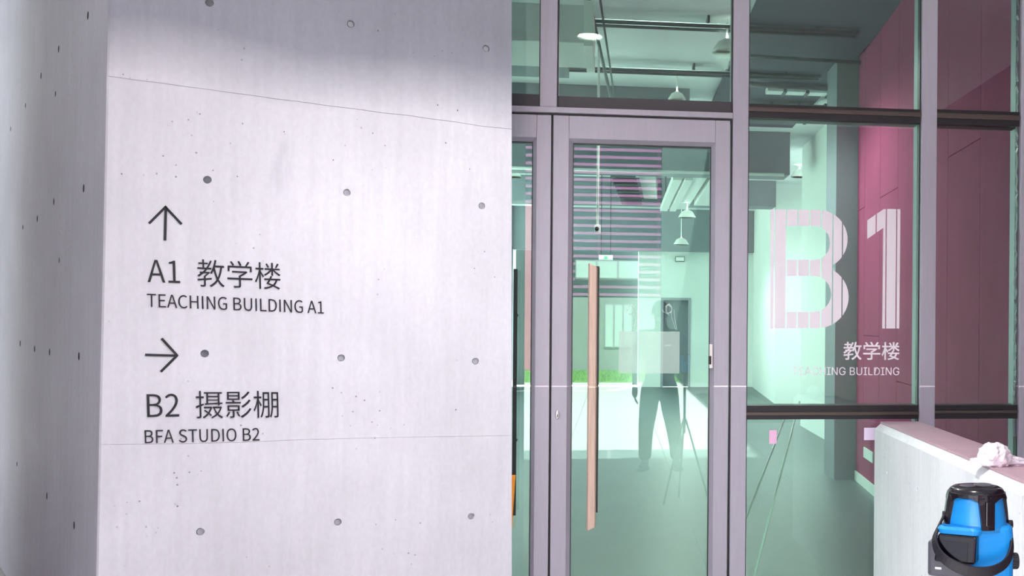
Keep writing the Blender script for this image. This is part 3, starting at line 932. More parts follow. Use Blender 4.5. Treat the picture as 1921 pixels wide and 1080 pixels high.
# lock cylinder
lx, lz = fac(1046, 777)
m_ = MB()
m_.lathe([(0.0125, 0), (0.0125, 0.006), (0.010, 0.0085), (0.0, 0.0085)], 20)
lk = thing('lock_cylinder', None, None, (lx, -0.018, lz))
W = WM[lk.name]
lk.parent = door_r
lk.matrix_basis = WM[door_r.name].inverted() @ W
ML = FR @ Matrix.Translation((lx, -0.018, lz)) @ Matrix.Rotation(math.radians(90), 4, 'X') @ Matrix.Scale(1.9, 4, (0, 1, 0))
obj('rose', m_, M_chrome, lk, ML, smooth=True)
obj('keyway', box(lx - .0016, lx + .0016, -0.0275, -0.026, lz - .012, lz + .004), M_gasket, lk)
# latch keeper on the hinge stile
kx, kz0 = fac(1332, 690)
_, kz1 = fac(1332, 645)
kp = obj('latch_case', box(kx - .006, kx + .012, -0.026, -0.0185, kz0, kz1), M_chrome, door_r, bevel=0.002)
obj('latch_bolt', box(kx - .012, kx + .004, -0.034, -0.027, kz0 + .02, kz0 + .065), M_steel, kp, bevel=0.002)
# pull on the left leaf: black bar in view, orange wrap around its wooden grip
ax0, ax1 = S(955, 700, -.06), S(969.5, 700, -.06)
pl = thing('pull_handle', None, None, (ax0, -0.07, 0.6))
W = WM[pl.name]
pl.parent = door_l
pl.matrix_basis = WM[door_l.name].inverted() @ W
obj('backing_bar', box(ax0 + .018, ax1, -0.062, -0.046, Z(963, 966), Z(505, 966)), M_steel, pl, bevel=0.003)
obj('standoff', MB().tube([(ax0 + .03, -0.05, 1.0), (ax0 + .03, 0.032, 1.0)], 0.010, 10), M_steel, pl, smooth=True)
obj('standoff', MB().tube([(ax0 + .03, -0.05, 1.65), (ax0 + .03, 0.032, 1.65)], 0.010, 10), M_steel, pl, smooth=True)
oz0, oz1 = Z(1000, 963), Z(887, 963)
xa_, xb_, xc_ = S(952, 900, -.07), S(967.3, 900, -.07), S(960.3, 900, -.07)
m_ = MB()
m_.hexa([(xa_, -.080, oz0), (xc_, -.080, oz0), (xc_, -.066, oz0), (xa_, -.066, oz0), (xa_, -.080, oz1), (xb_, -.080, oz1), (xb_, -.066, oz1), (xa_, -.066, oz1)])
obj('orange_wrap', m_, M_orange, pl, bevel=0.002)

# chalky swirls left on the door glass
def smear(pts, w):
    m_ = MB()
    q = [fac(*p) for p in pts]
    m_.tube([(x, 0.0295, z) for x, z in q], w, 5, flat=0.0008)
    return m_


M_chalk = mat('chalk_residue', lin((205, 222, 212)), 0.9)
sw = MB()
for base, flip in (((1182, 590), 1), ((1252, 588), -1)):
    for k in range(5):
        a0 = k * 1.1
        pts = [(base[0] + flip * (9 - k) * math.cos(a0 + t * .7) + k, base[1] - 8 + (7 + k) * math.sin(a0 + t * .7)) for t in range(6)]
        s_ = smear(pts, 0.0012)
        n = len(sw.v)
        sw.v += s_.v
        sw.f += [[n + i for i in f] for f in s_.f]
    for dx in (0, 5):
        s_ = smear([(base[0] + 8 + dx, base[1] - 8), (base[0] + 9 + dx, base[1] + 8), (base[0] + (4 if flip > 0 else 16) + dx * .5, base[1] + 30)], 0.0012)
        n = len(sw.v)
        sw.v += s_.v
        sw.f += [[n + i for i in f] for f in s_.f]
obj('chalk_smear', sw, M_chalk, door_r)

# frosted square on the door glass
(fx0, fz1), (fx1, fz0) = fac(1161, 621, .03), fac(1274.5, 700, .03)
fs = obj('frosted_sticker', box(fx0, fx1, 0.0285, 0.0305, fz0, fz1), M_film)
tag(fs, 'translucent frosted rectangle stuck on the right door glass', 'sticker')
# paper scraps on the low pane
(ax, az1), (bx, az0) = fac(1443, 806.5, .018), fac(1457, 832, .018)
tag(obj('paper_scrap', box(ax, bx, 0.0175, 0.0195, az0, az1), M_pink), 'small upright pink paper scrap on the low pane', 'paper')
(ax, az1), (bx, az0) = fac(1621, 802, .018), fac(1643.5, 825, .018)
tag(obj('paper_scrap', box(ax, bx, 0.0175, 0.0195, az0, az1), M_lilac), 'pale lilac paper square on the low pane beside the parapet', 'paper')

# ------------------------------------------------------------------ big lettering on the glass
GD = 0.019
sg = thing('window_lettering', 'white vinyl lettering B1 teaching building on the tall pane', 'sign', (S(1568), GD, Z(700, 1568)))


def fp(px, py):
    return fac(px, py, GD)


def striped(outer, holes, gaps, name):
    cu = bpy.data.curves.new('t', 'CURVE')
    cu.dimensions = '2D'
    cu.fill_mode = 'BOTH'
    for poly in [outer] + holes:
        sp = cu.splines.new('POLY')
        sp.points.add(len(poly) - 1)
        for i, p in enumerate(poly):
            x, z = fp(*p)
            sp.points[i].co = (x, z, 0, 1)
        sp.use_cyclic_u = True
    o = bpy.data.objects.new('t', cu)
    COL.objects.link(o)
    bpy.context.view_layer.update()
    me = bpy.data.meshes.new_from_object(o.evaluated_get(bpy.context.evaluated_depsgraph_get()))
    bpy.data.objects.remove(o)
    bpy.data.curves.remove(cu)
    bm = bmesh.new()
    bm.from_mesh(me)
    bmesh.ops.remove_doubles(bm, verts=bm.verts, dist=1e-5)
    cuts = []
    for g in gaps:
        xa, xb = fp(g - 1.1, 500)[0], fp(g + 1.1, 500)[0]
        cuts.append((xa, xb))
        for x in (xa, xb):
            bmesh.ops.bisect_plane(bm, geom=bm.verts[:] + bm.edges[:] + bm.faces[:], plane_co=(x, 0, 0), plane_no=(1, 0, 0), dist=1e-6)
    kill = [f for f in bm.faces if any(xa < f.calc_center_median().x < xb for xa, xb in cuts)]
    bmesh.ops.delete(bm, geom=kill, context='FACES')
    r = bmesh.ops.extrude_face_region(bm, geom=bm.faces[:])
    bmesh.ops.translate(bm, vec=(0, 0, 0.0012), verts=[v for v in r['geom'] if isinstance(v, bmesh.types.BMVert)])
    bmesh.ops.recalc_face_normals(bm, faces=bm.faces)
    for v in bm.verts:
        v.co = Vector((v.co.x, GD - v.co.z, v.co.y))
    bm.to_mesh(me)
    bm.free()
    return put(name, me, M_vinyl, sg, FR)


def arc(cx, cy, rx, ry, a0, a1, n=14):
    return [(cx + rx * math.cos(math.radians(a0 + (a1 - a0) * i / n)), cy + ry * math.sin(math.radians(a0 + (a1 - a0) * i / n))) for i in range(n + 1)]


B_out = [(1445, 392.5), (1535, 393.5)] + arc(1535, 449, 55, 55.5, -90, 62, 16) + [(1563.5, 501)] + arc(1533, 557, 59, 58.5, -58, 90, 16) + [(1445, 616)]
B_h1 = [(1475, 424), (1530, 424)] + arc(1530, 455.5, 27, 31.5, -90, 90, 12) + [(1475, 487)]
B_h2 = [(1475, 517.5), (1528, 517.5)] + arc(1528, 551, 31, 33.5, -90, 90, 12) + [(1475, 585)]
striped(B_out, [B_h1, B_h2], [1452.7, 1475, 1496, 1518.5, 1540, 1562, 1580], 'letter')
striped([(1627, 413), (1658, 392), (1689, 392), (1687, 616), (1655, 616), (1657, 427), (1627, 448)], [], [1643, 1662, 1681.5], 'digit')
FX = (FR.to_3x3() @ Vector((1, 0, 0))).normalized()
FNO = -FN


def glass_pt(px, py):
    return hit(px, py, FR @ Vector((0, GD, 0)), FN)


for text, font, pl_, pr_, ptop, ref, full, nm, thin in (
        ('教学楼', GLYPHS_CJK, (1582.5, 674.5), (1687, 675), (1582.5, 641), '教', True, 'chinese_line', 0.0008),
        ('TEACHING BUILDING', GLYPHS_SANS, (1485.5, 703), (1687, 703.5), (1485.5, 688.3), 'T', False, 'english_line', 0.0)):
    L_, R_, T_ = glass_pt(*pl_), glass_pt(*pr_), glass_pt(*ptop)
    lt = thing(nm, None, None, L_, I4)
    W = WM[lt.name]
    lt.parent = sg
    lt.matrix_basis = WM[sg.name].inverted() @ W
    text_line(text, font, L_, R_, Vector((0, 0, 1)), (T_ - L_).length, M_vinyl, lt, 0.0012, thin, ref, normal=FNO, full=full, space=.42)

# =================================================================== HALL BEHIND THE GLASS
HL, HB = -3.3, 22.0
CEIL = 4.4
tag(obj('floor', box(HL, 4.2, 0.15, HB, -0.04, 0.0), M_floor), 'grey polished floor of the hall', 'floor', kind='structure')
tag(obj('ceiling', box(HL - .3, 4.4, 0.05, HB + .3, CEIL, CEIL + .25), M_ceil), 'pale grey ceiling of the hall', 'ceiling', kind='structure')
tag(obj('ceiling_dark_bay', box(S(1408, 100, 4), 1.62, 0.6, 9.5, CEIL - .06, CEIL - .005), M_darkceil), 'dark painted strip of ceiling on the right of the hall', 'ceiling', kind='structure')


def hp(px, py, d):
    return fac(px, py, d)


# back wall, doorway in it, dark recess on the left
dx0, dz1 = hp(1240, 558, HB)
dx1, _ = hp(1296, 558, HB)
wx0 = hp(1198, 560, HB)[0]
zbk = hp(1260, 472, HB)[1]
bw = MB()
bw.box(wx0, dx0, HB, HB + .25, 0, zbk)
bw.box(dx1, 4.2, HB, HB + .25, 0, zbk)
bw.box(dx0, dx1, HB, HB + .25, dz1, zbk)
wb = obj('wall_back', bw, M_white)
tag(wb, 'white end wall of the hall with a grey doorway', 'wall', kind='structure')
tag(obj('wall_back_bulkhead', box(HL, 4.2, HB - .25, HB + .25, zbk, CEIL), M_greycol), 'grey bulkhead over the end wall', 'wall', kind='structure')
tag(obj('wall_back_recess', box(HL, wx0, HB + .9, HB + 1.1, 0, CEIL), M_greydark), 'dark recess beside the white end wall', 'wall', kind='structure')
d3 = thing('door_3', 'grey door in the white end wall of the hall', 'door', ((dx0 + dx1) / 2, HB + .1, 0), kind='structure')
obj('door_panel', box(dx0 + .06, dx1 - .06, HB + .12, HB + .17, 0, dz1 - .06), M_greycol, d3)
fr = MB()
fr.box(dx0, dx0 + .06, HB - .02, HB + .2, 0, dz1)
fr.box(dx1 - .06, dx1, HB - .02, HB + .2, 0, dz1)
fr.box(dx0 + .06, dx1 - .06, HB - .02, HB + .2, dz1 - .06, dz1)
obj('door_frame', fr, M_frame, d3)
obj('door_handle', box(dx0 + .12, dx0 + .26, HB + .07, HB + .12, 1.02, 1.05), M_chrome, d3)

# left side: piers and clear panes, daylight comes in here
wl2 = MB()
for y in (0.3, 5.5, 11, 16.5, 21.6):
    wl2.box(HL - .25, HL, y, y + .5, 0, CEIL)
wl2.box(HL - .25, HL, 0.3, HB, 0, 0.4)
tag(obj('wall_left_piers', wl2, M_greycol), 'grey piers along the daylit left side of the hall', 'wall', kind='structure')
for n, (a, b_) in enumerate(((0.8, 5.5), (6.0, 11), (11.5, 16.5), (17, 21.6))):
    w = thing('window_%d' % (9 + n), 'tall pane between the piers on the left side of the hall', 'window', (HL - .1, (a + b_) / 2, 0.4), kind='structure', group='side windows of the hall')
    obj('glass_pane', box(HL - .12, HL - .10, a, b_, 0.4, CEIL), M_clear, w)

# right side: red panels, dark column, white walls further back
def sw_(d):
    return 1.40 + 0.05 * d


rw = MB()
rw.prism([(sw_(.17) + .03, .17), (sw_(5.42) + .03, 5.42), (2.4, 5.42), (2.4, .17)], 0, CEIL)
wr_ = obj('wall_right', rw, M_seamdark)
tag(wr_, 'right wall of the hall clad in dark red panels', 'wall', kind='structure')
joints = [0.18, .795, 1.62, 2.48, 3.35, 4.17, 5.0, 5.42]
for k in range(7):
    a, b_ = joints[k] + .004, joints[k + 1] - .004
    zj = 2.78 if k in (1, 4, 6) else (1.13 if k == 3 else (3.9 if k in (0, 2) else 1.5))
    for z0, z1 in ((0.10, zj - .003), (zj + .003, CEIL)):
        m_ = MB()
        m_.prism([(sw_(a), a), (sw_(b_), b_), (sw_(b_) + .029, b_), (sw_(a) + .029, a)], z0, z1)
        obj('red_panel', m_, M_redpanel, wr_)
m_ = MB()
m_.prism([(sw_(.18) - .012, .18), (sw_(5.42) - .012, 5.42), (sw_(5.42) + .028, 5.42), (sw_(.18) + .028, .18)], 0, 0.098)
tag(obj('baseboard_right', m_, M_skirt), 'white skirting under the red panels', 'baseboard', kind='structure')
# socket plates low on the red wall
so = thing('wall_socket', 'row of pale socket plates low on the red wall behind the glass', 'socket', (sw_(4.6) - .01, 4.6, 0.3))
for k in range(4):
    a = 4.40 + .125 * k
    z0 = 0.30
    m_ = MB()
    m_.prism([(sw_(a) - .012, a), (sw_(a + .115) - .012, a + .115), (sw_(a + .115) - .001, a + .115), (sw_(a) - .001, a)], z0, z0 + .10)
    obj('socket_plate', m_, M_white, so)
cx0, cx1 = S(1565, 600, 5.5), S(1609, 600, 5.5)
tag(obj('column', box(cx0, cx1 + .5, 5.45, 6.0, 0, CEIL), M_greycol), 'dark grey square column at the end of the red wall', 'column', kind='structure')
m_ = MB()
m_.prism([(2.07, 6.0), (2.10, 11.5), (2.4, 11.5), (2.4, 6.0)], 0, CEIL)
tag(obj('wall_right_middle', m_, M_white), 'white wall past the dark column', 'wall', kind='structure')
m_ = MB()
m_.prism([(2.36, 16.2), (2.62, HB), (2.9, HB), (2.9, 16.2)], 0, CEIL)
tag(obj('wall_right_far', m_, M_white), 'far white wall on the right of the hall', 'wall', kind='structure')
tag(obj('wall_alcove', box(4.0, 4.2, 11.5, 16.2, 0, CEIL), M_white), 'back wall of the side alcove', 'wall', kind='structure')
tag(obj('wall_alcove_return', box(2.9, 4.0, 16.2, 16.4, 0, CEIL), M_white), 'end wall of the side alcove, facing the glass', 'wall', kind='structure')

# ceiling structure and services
for k, d in enumerate((4.2, 6.1)):
    t = thing('cable_tray', ('near' if k == 0 else 'second') + ' pair of dark conduits across the ceiling', 'conduit', (0, d, CEIL - .12))
    obj('conduit', MB().tube([(HL, d, CEIL - .09), (1.4, d, CEIL - .09)], 0.022, 8), M_conduit, t, smooth=True)
    obj('conduit', MB().tube([(HL, d + .14, CEIL - .09), (1.4, d + .14, CEIL - .09)], 0.018, 8), M_conduit, t, smooth=True)
    for x in (-2.4, -1.2, 0.0, 1.0):
        obj('hanger', box(x, x + .02, d - .03, d + .17, CEIL - .075, CEIL), M_conduit, t)
b0 = hp(960, 75, 3.0)
b1 = hp(1108, 10, 3.0)
bx_ = thing('air_duct', 'big white square air duct near the glass, upper left of the hall', 'duct', (b1[0], 3.4, b0[1]))
obj('casing', box(HL, b1[0], 3.0, 3.9, b0[1], b1[1]), M_duct, bx_, bevel=0.01)
obj('flange', box(b1[0] - .05, b1[0] + .02, 2.97, 3.93, b0[1] - .03, b1[1] + .03), M_shade, bx_)
obj('flange', box(b1[0] - 1.25, b1[0] - 1.2, 2.97, 3.93, b0[1] - .03, b1[1] + .03), M_shade, bx_)
tag(obj('beam_near', box(HL, b1[0] - .25, 4.6, 5.1, 3.98, CEIL), M_greycol), 'grey downstand beam behind the white air duct', 'beam', kind='structure')
tag(obj('beam_middle', box(HL, .05, 7.4, 8.0, 3.86, CEIL), M_greycol), 'second grey downstand beam of the hall ceiling', 'beam', kind='structure')
tag(obj('beam_far', box(HL, 1.7, 10.2, 10.8, 3.78, CEIL), M_greycol), 'third grey downstand beam, seen through the door', 'beam', kind='structure')
tag(obj('beam_end', box(HL, 2.3, 15.8, 16.4, 3.9, CEIL), M_greycol), 'last grey downstand beam before the end wall', 'beam', kind='structure')
# slanting cable between glass and beam
p0, p1 = hp(1105, 0, 3.2), hp(1151, 205, 6.6)
cb_ = thing('slanting_cable', 'dark slanting cable pair under the ceiling', 'cable', (p0[0], 3.2, p0[1]))
obj('cable', MB().tube([(p0[0], 3.2, p0[1]), (p1[0], 6.6, p1[1])], 0.016, 7), M_conduit, cb_, smooth=True)
obj('cable', MB().tube([(p0[0] + .09, 3.2, p0[1]), (p1[0] + .03, 6.6, p1[1])], 0.010, 7), M_conduit, cb_, smooth=True)
# long pale ducts running back
for k, (px, w, d0, d1, z) in enumerate(((1240, .14, 10.9, 15.7, 3.75), (1258, .12, 10.9, 15.7, 3.75), (1276, .22, 10.9, 15.7, 3.8), (1312, .30, 10.9, 15, 3.8))):
    x = S(px, 400, 14) + .12
    t = thing('ceiling_duct', ('slim', 'thinnest', 'middle', 'widest')[k] + ' pale duct running back under the ceiling', 'duct', (x, d0, z), group='pale ducts running back')
    obj('casing', box(x - w / 2, x + w / 2, d0, d1, z, z + w * .7), M_duct, t, bevel=0.008)
    for yy in (d0 + .8, d1 - .8):
        obj('hanger', box(x - .012, x + .012, yy, yy + .025, z + w * .7, CEIL), M_conduit, t)
# dark slanting tray and broad pale duct beside it
a, b_ = hp(1142, 270, 9.0), hp(1185, 405, 18.5)
ty = thing('cable_ladder', 'dark cable ladder running back at a slant, seen through the door', 'cable ladder', (a[0], 10.9, 4.0))
m_ = MB()
m_.hexa([(-.86, 10.9, 3.86), (-.58, 10.9, 3.86), (-.34, 15.7, 3.86), (-.60, 15.7, 3.86), (-.86, 10.9, 3.96), (-.58, 10.9, 3.96), (-.34, 15.7, 3.96), (-.60, 15.7, 3.96)])
obj('tray', m_, M_conduit, ty)
for k in range(9):
    y = 11.2 + k * .5
    x = -.72 + (y - 10.9) * .047
    obj('rung', box(x - .19, x + .19, y, y + .08, 3.82, 3.859), M_greyplast, ty)
t = thing('wide_air_duct', 'broad pale air duct beside the cable ladder', 'duct', (-.35, 10.9, 3.8))
m_ = MB()
m_.hexa([(-.52, 10.9, 3.98), (-.24, 10.9, 3.98), (-.02, 15.7, 3.98), (-.28, 15.7, 3.98), (-.52, 10.9, 4.25), (-.24, 10.9, 4.25), (-.02, 15.7, 4.25), (-.28, 15.7, 4.25)])
obj('casing', m_, M_duct, t, bevel=0.01)
pz = hp(1200, 321, 10.1)[1]
tag(obj('sprinkler_pipe', MB().tube([(HL, 10.1, pz), (1.6, 10.1, pz)], 0.022, 8), M_duct, smooth=True), 'thin white pipe across the hall under the far beam', 'pipe')
# services in the dark bay
for k, (y, px0, px1, py, th) in enumerate(((6.6, 1440, 1606, 152, .06), (7.6, 1408, 1606, 176, .10), (8.2, 1408, 1560, 192, .09))):
    (xa, za), (xb, _) = hp(px0, py + 16, y), hp(px1 - 16, py + 16, y)
    za = min(za, CEIL - .10 - th)
    t = thing('service_duct', ('upper', 'middle', 'lower')[k] + ' of the pale ducts stacked across the dark ceiling bay', 'duct', (xa, y, za), group='ducts across the dark bay')
    obj('casing', box(xa, xb, y, y + .2, za, za + th), M_duct if k != 1 else M_greyplast, t, bevel=0.006)
    for q in range(3):
        xx = xa + (xb - xa) * (.2 + .28 * q)
        obj('clamp', box(xx, xx + .035, y - .02, y + .22, za - .015, za + th + .015), M_conduit, t)
t = thing('ceiling_pipe', 'dark pipe across the dark ceiling bay', 'pipe', (0.3, 5.0, 4.2))
obj('pipe_run', MB().tube([(S(1408, 45, 5), 5.0, 4.24), (1.6, 5.0, 4.22)], 0.018, 8), M_conduit, t, smooth=True)
t2 = thing('ceiling_pipe', 'second pipe, further back across the dark ceiling bay', 'pipe', (0.3, 5.8, 4.2))
obj('pipe_run', MB().tube([(S(1408, 128, 5.8), 6.0, 4.18), (1.6, 6.0, 4.16)], 0.03, 8), M_greyplast, t2, smooth=True)

# pendant lamps
def pendant(px, py, d, r, label, watts, hang=True, glow=True):
    x, z = hp(px, py, d)
    t = thing('pendant_lamp', label, 'lamp', (x, d, z), group='pendant lamps in the hall')
    m_ = MB()
    m_.lathe([(r, -.02), (r * .97, 0.0), (r * .62, r * .55), (r * .25, r * .75), (.02, r * .8), (.018, r * .8), (r * .22, r * .70), (r * .58, r * .5), (r * .93, -.01), (r * .95, -.02)], 24, (x, d, z))
    obj('lamp_shade', m_, M_shade, t, smooth=True)
    m_ = MB()
    m_.lathe([(r * .9, -.016), (r * .9, -.008), (.01, -.006)], 24, (x, d, z))
    obj('diffuser', m_, M_lampglow if glow else M_shade, t, smooth=True)
    if z + r * .8 < CEIL - .02:
        obj('rod', MB().tube([(x, d, z + r * .78), (x, d, CEIL)], 0.009, 8), M_shade, t, smooth=True)
    ld = bpy.data.lights.new('lamp_light', 'SPOT')
    ld.energy = watts
    ld.spot_size = math.radians(165)
    ld.spot_blend = 0.5
    ld.shadow_soft_size = r * .8
    lo = bpy.data.objects.new('lamp_light', ld)
    COL.objects.link(lo)
    lo.parent = t
    lo.matrix_basis = Matrix.Translation((0, 0, -.05))
    return t


pendant(1364, 95, 4.3, .14, 'lit round lamp high by the mullion, above the right door leaf', LAMP_WATTS)
pendant(1270, 185, 6.6, .10, 'white lampshade low in the wide pane above the door', LAMP_WATTS)
pendant(1320, 300, 10.4, .14, 'bright lamp in the top right corner of the door glass', LAMP_WATTS)
pendant(1277, 352, 12.5, .13, 'white lampshade hanging below the white pipe', LAMP_WATTS)
pendant(1289, 406, 14.5, .16, 'lit lamp on a long thin rod over the white end wall', LAMP_WATTS)
pendant(1278, 457, 17.5, .16, 'lowest lit lamp, just above the white end wall', LAMP_WATTS)
pendant(960, 330, 13, .16, 'lamp on the left side of the hall, behind the concrete wall edge', LAMP_WATTS)
pendant(1500, 330, 13.5, .16, 'lamp before the side alcove', LAMP_WATTS)

# camera on a drop rod, exit sign, small speaker
x, z = hp(1121, 432, 5.6)
t = thing('drop_camera', 'small ceiling camera hanging on a pale drop rod', 'camera', (x, 5.6, z))
obj('rod', MB().tube([(x, 5.6, z + .05), (x, 5.6, CEIL)], 0.013, 8), M_shade, t, smooth=True)
obj('camera_body', box(x - .03, x + .03, 5.52, 5.66, z - .03, z + .05), M_shade, t, bevel=0.006)
obj('camera_lens', MB().tube([(x - .006, 5.522, z + .008), (x - .006, 5.5, z + .008)], 0.022, 14), M_lens, t, smooth=True)
(ex0, ez1), (ex1, ez0) = hp(1123.5, 478, 14), hp(1149.5, 487.5, 14)
t = thing('exit_sign', 'small pale exit sign with a green running figure mark, hung in the hall', 'sign', (ex0, 14, ez0))
obj('panel', box(ex0, ex1, 13.98, 14.02, ez0, ez1), M_shade, t)
exm = (ex0 + ex1) / 2
obj('mark', box(exm - .03, exm + .03, 13.975, 13.98, ez0 + .015, ez1 - .015), M_signgreen, t)
for xx in (ex0 + .04, ex1 - .04):
    obj('hanging_rod', MB().tube([(xx, 14, ez1), (xx, 14, CEIL)], 0.007, 6), M_conduit, t)
x, z = hp(1275, 486, HB)
t = thing('wall_speaker', 'small grey box fixed near the top of the white end wall', 'speaker', (x, HB, z - .06))
obj('case', box(x - .12, x + .12, HB - .16, HB, z - .07, z + .06), M_greydark, t, bevel=0.01)
obj('front', box(x - .10, x + .10, HB - .165, HB - .16, z - .05, z + .04), M_shade, t)
# two thin white rods drawn for pale slanting lines in the low pane
for k, (a, b_) in enumerate((((1489, 795, .62), (1442, 975, .30)), ((1466, 800, .60), (1438, 872, .45)))):
    (x0, z0), (x1, z1) = hp(a[0], a[1], a[2]), hp(b_[0], b_[1], b_[2])
    dv = Vector((x1 - x0, b_[2] - a[2], z1 - z0))
    p = Vector((x0, a[2], z0))
    q = p + dv * ((z0 - 0.0) / -dv.z)
    t = thing('slanting_line', ('long' if k == 0 else 'second') + ' thin white rod drawn as a pale slanting line in the low pane', 'rod', (q.x, q.y, 0))
    top = p - dv * .25
    obj('rod', MB().tube([q, top], 0.006, 8), M_shade, t, smooth=True)
    obj('end_cap', MB().tube([q, q + (top - q).normalized() * .03], 0.009, 8), M_rubber, t, smooth=True)

# =================================================================== LOW PARAPET WALL
(pa, za), (pb, zb_) = fac(1641, 794, -.03), fac(1722, 786, -.03)
zp = (za + zb_) / 2
A0 = FR @ Vector((pa, -0.03, zp))
B0 = FR @ Vector((pb, -0.03, zp))
gdir = ray(1200, 607)
gdir.z = 0
gdir.normalize()
gdir = -gdir
LEN = 2.35
gx = Vector((-gdir.y, gdir.x, 0))
if gx.dot(B0 - A0) < 0:
    gx = -gx
wid = (B0 - A0).dot(gx)
MP = Matrix.Identity(4)
for i in range(3):
    MP[i][0], MP[i][1], MP[i][2] = gx[i], gdir[i], (0, 0, 1)[i]
MP.translation = Vector((A0.x, A0.y, 0))
MPI = MP.inverted()
ch = 0.032
TS = 0.012
pw = thing('parapet_wall', 'low pale concrete parapet running from the glass towards the viewer', 'wall', (wid / 2, 0, 0), MP, kind='structure')
m_ = MB()
zc_ = zp - TS
sec = [(0, 0), (wid, 0), (wid, zc_), (ch, zc_), (0, zc_ - ch * .9)]
y_end0 = 0.0
rings = []
for yy in (0.0, LEN):
    rings.append([(x, yy + (0.0 if yy else 0.0), z) for x, z in sec])
m_.loops(rings)
body = obj('wall_body', m_, M_para, pw, MP)
cut = MB()
nface = (MP.to_3x3() @ Vector((-1, 0, 0))).normalized()
for p in ((1664, 885), (1720.5, 918), (1672, 812), (1850, 1010)):
    cyl_along(cut, hit(p[0], p[1], A0, nface), nface, 0.011, -0.012, 0.02, 12)
carve(body, cut, I4)
# coping slabs with an open joint
jy = (MPI @ hit(1752, 842, A0, Vector((0, 0, 1)))).y
for y0, y1 in ((0.0, jy - .004), (jy + .004, LEN)):
    obj('coping_slab', box(ch, wid + .004, y0, y1, zc_ + .0005, zp), M_coping, pw, MP, bevel=0.0015)

# ------------------------------------------------------------------ crumpled plastic bag on the parapet
bc = hit(1868, 872, Vector((0, 0, zp)), Vector((0, 0, 1)))
bag = thing('plastic_bag', 'crumpled white plastic bag lying on the parapet coping', 'bag', bc, I4)
bg_px = bc.y / FPX


def crumple(name, c, rx, ry, rz, seed, sub=4, amp=.35):
    bm = bmesh.new()
    bmesh.ops.create_icosphere(bm, subdivisions=sub, radius=1)
    for v in bm.verts:
        n = v.co.normalized()
        q = n * 1.4 + Vector((seed, seed * .3, 1))
        ridge = 1 - abs(noise.noise(q * 1.2)) * 2.2
        ridge2 = 1 - abs(noise.noise(q * 2.9)) * 2.0
        k = 1 + amp * (ridge - .4) * .5 + amp * .20 * (ridge2 - .5)
        p = n * k
        v.co = Vector((p.x * rx, p.y * ry, max(p.z, -0.55) * rz))
    lo = min(v.co.z for v in bm.verts)
    for v in bm.verts:
        v.co.z -= lo
        v.co += c
    me = bpy.data.meshes.new(name)
    bm.to_mesh(me)
    bm.free()
    return put(name, me, M_bag, bag, I4)


crumple('bag_body', bc + Vector((-.006, 0, 0)), 30 * bg_px, .07, 27 * bg_px, 3.1, 4, .32)
crumple('bag_flap', bc + Vector((-30 * bg_px, -.0, 0.0)), 20 * bg_px, .045, 9 * bg_px, 8.3, 3, .6)
crumple('bag_flap', bc + Vector((38 * bg_px, .015, 0.0)), 26 * bg_px, .045, 9 * bg_px, 5.7, 3, .7)

# =================================================================== LASER LEVEL
DY = 1.95
U_ = DY / FPX                                        # metres per pixel at that depth
DO = at_depth(1830, 1092, DY)                        # middle of the underside
ML = Matrix.Translation(DO)
ll = thing('laser_level', 'blue and black cross line laser level before the parapet', 'laser level', (0, 0, 0), ML)


def dz(py):
    return (1092 - py) * U_


def dx(px):
    return (px - 1830) * U_


TURN = math.radians(-79)                             # the front rib points here (towards the viewer, a little right)
# main blue tower
tower = [(0.0, dz(990)), (57 * U_, dz(990)), (56 * U_, dz(975)), (50 * U_, dz(937)), (46 * U_, dz(923)), (40 * U_, dz(918)), (0.0, dz(917))]
o = obj('tower', MB().lathe(tower, 40), M_blue, ll, ML, smooth=True)
# base body: rounded block
def rounded(x0, x1, y0, y1, r, n=5):
    pts = []
    for cx, cy, a0 in ((x1 - r, y1 - r, 0), (x0 + r, y1 - r, 90), (x0 + r, y0 + r, 180), (x1 - r, y0 + r, 270)):
        for i in range(n + 1):
            a = math.radians(a0 + 90 * i / n)
            pts.append((cx + r * math.cos(a), cy + r * math.sin(a)))
    return pts


RB = Matrix.Rotation(math.radians(14), 4, 'Z')
m_ = MB()
rings = []
for z, g in ((dz(1090), -.004), (dz(1086), 0), (dz(1000), .0), (dz(984), -.001), (dz(978), -.006)):
    rings.append([(x, y, z) for x, y in rounded(-54 * U_ - g, 60 * U_ + g, -52 * U_ - g, 54 * U_ + g, 24 * U_)])
m_.loops(rings)
obj('base_body', m_, M_blue, ll, ML @ RB, smooth=False, bevel=0.002)
# black cage: cap and four ribs
cap = [(0.0, dz(909.5)), (34 * U_, dz(910)), (43 * U_, dz(911.5)), (49 * U_, dz(915)), (53 * U_, dz(921)), (55 * U_, dz(928)), (52 * U_, dz(929)), (46 * U_, dz(925)), (0, dz(924))]
cp = obj('cage_cap', MB().lathe(cap, 40), M_black, ll, ML, smooth=True)
lensr = MB()
for ax, ay, r in ((-18, -8, 15), (14, 4, 18)):
    lensr.lathe([(r * U_, 0), (r * U_, 1.2 * U_), ((r - 3) * U_, 2.4 * U_), (0, 2.4 * U_)], 20, (ax * U_, ay * U_, dz(910)))
obj('cap_disc', lensr, M_greyplast, cp, ML, smooth=False)


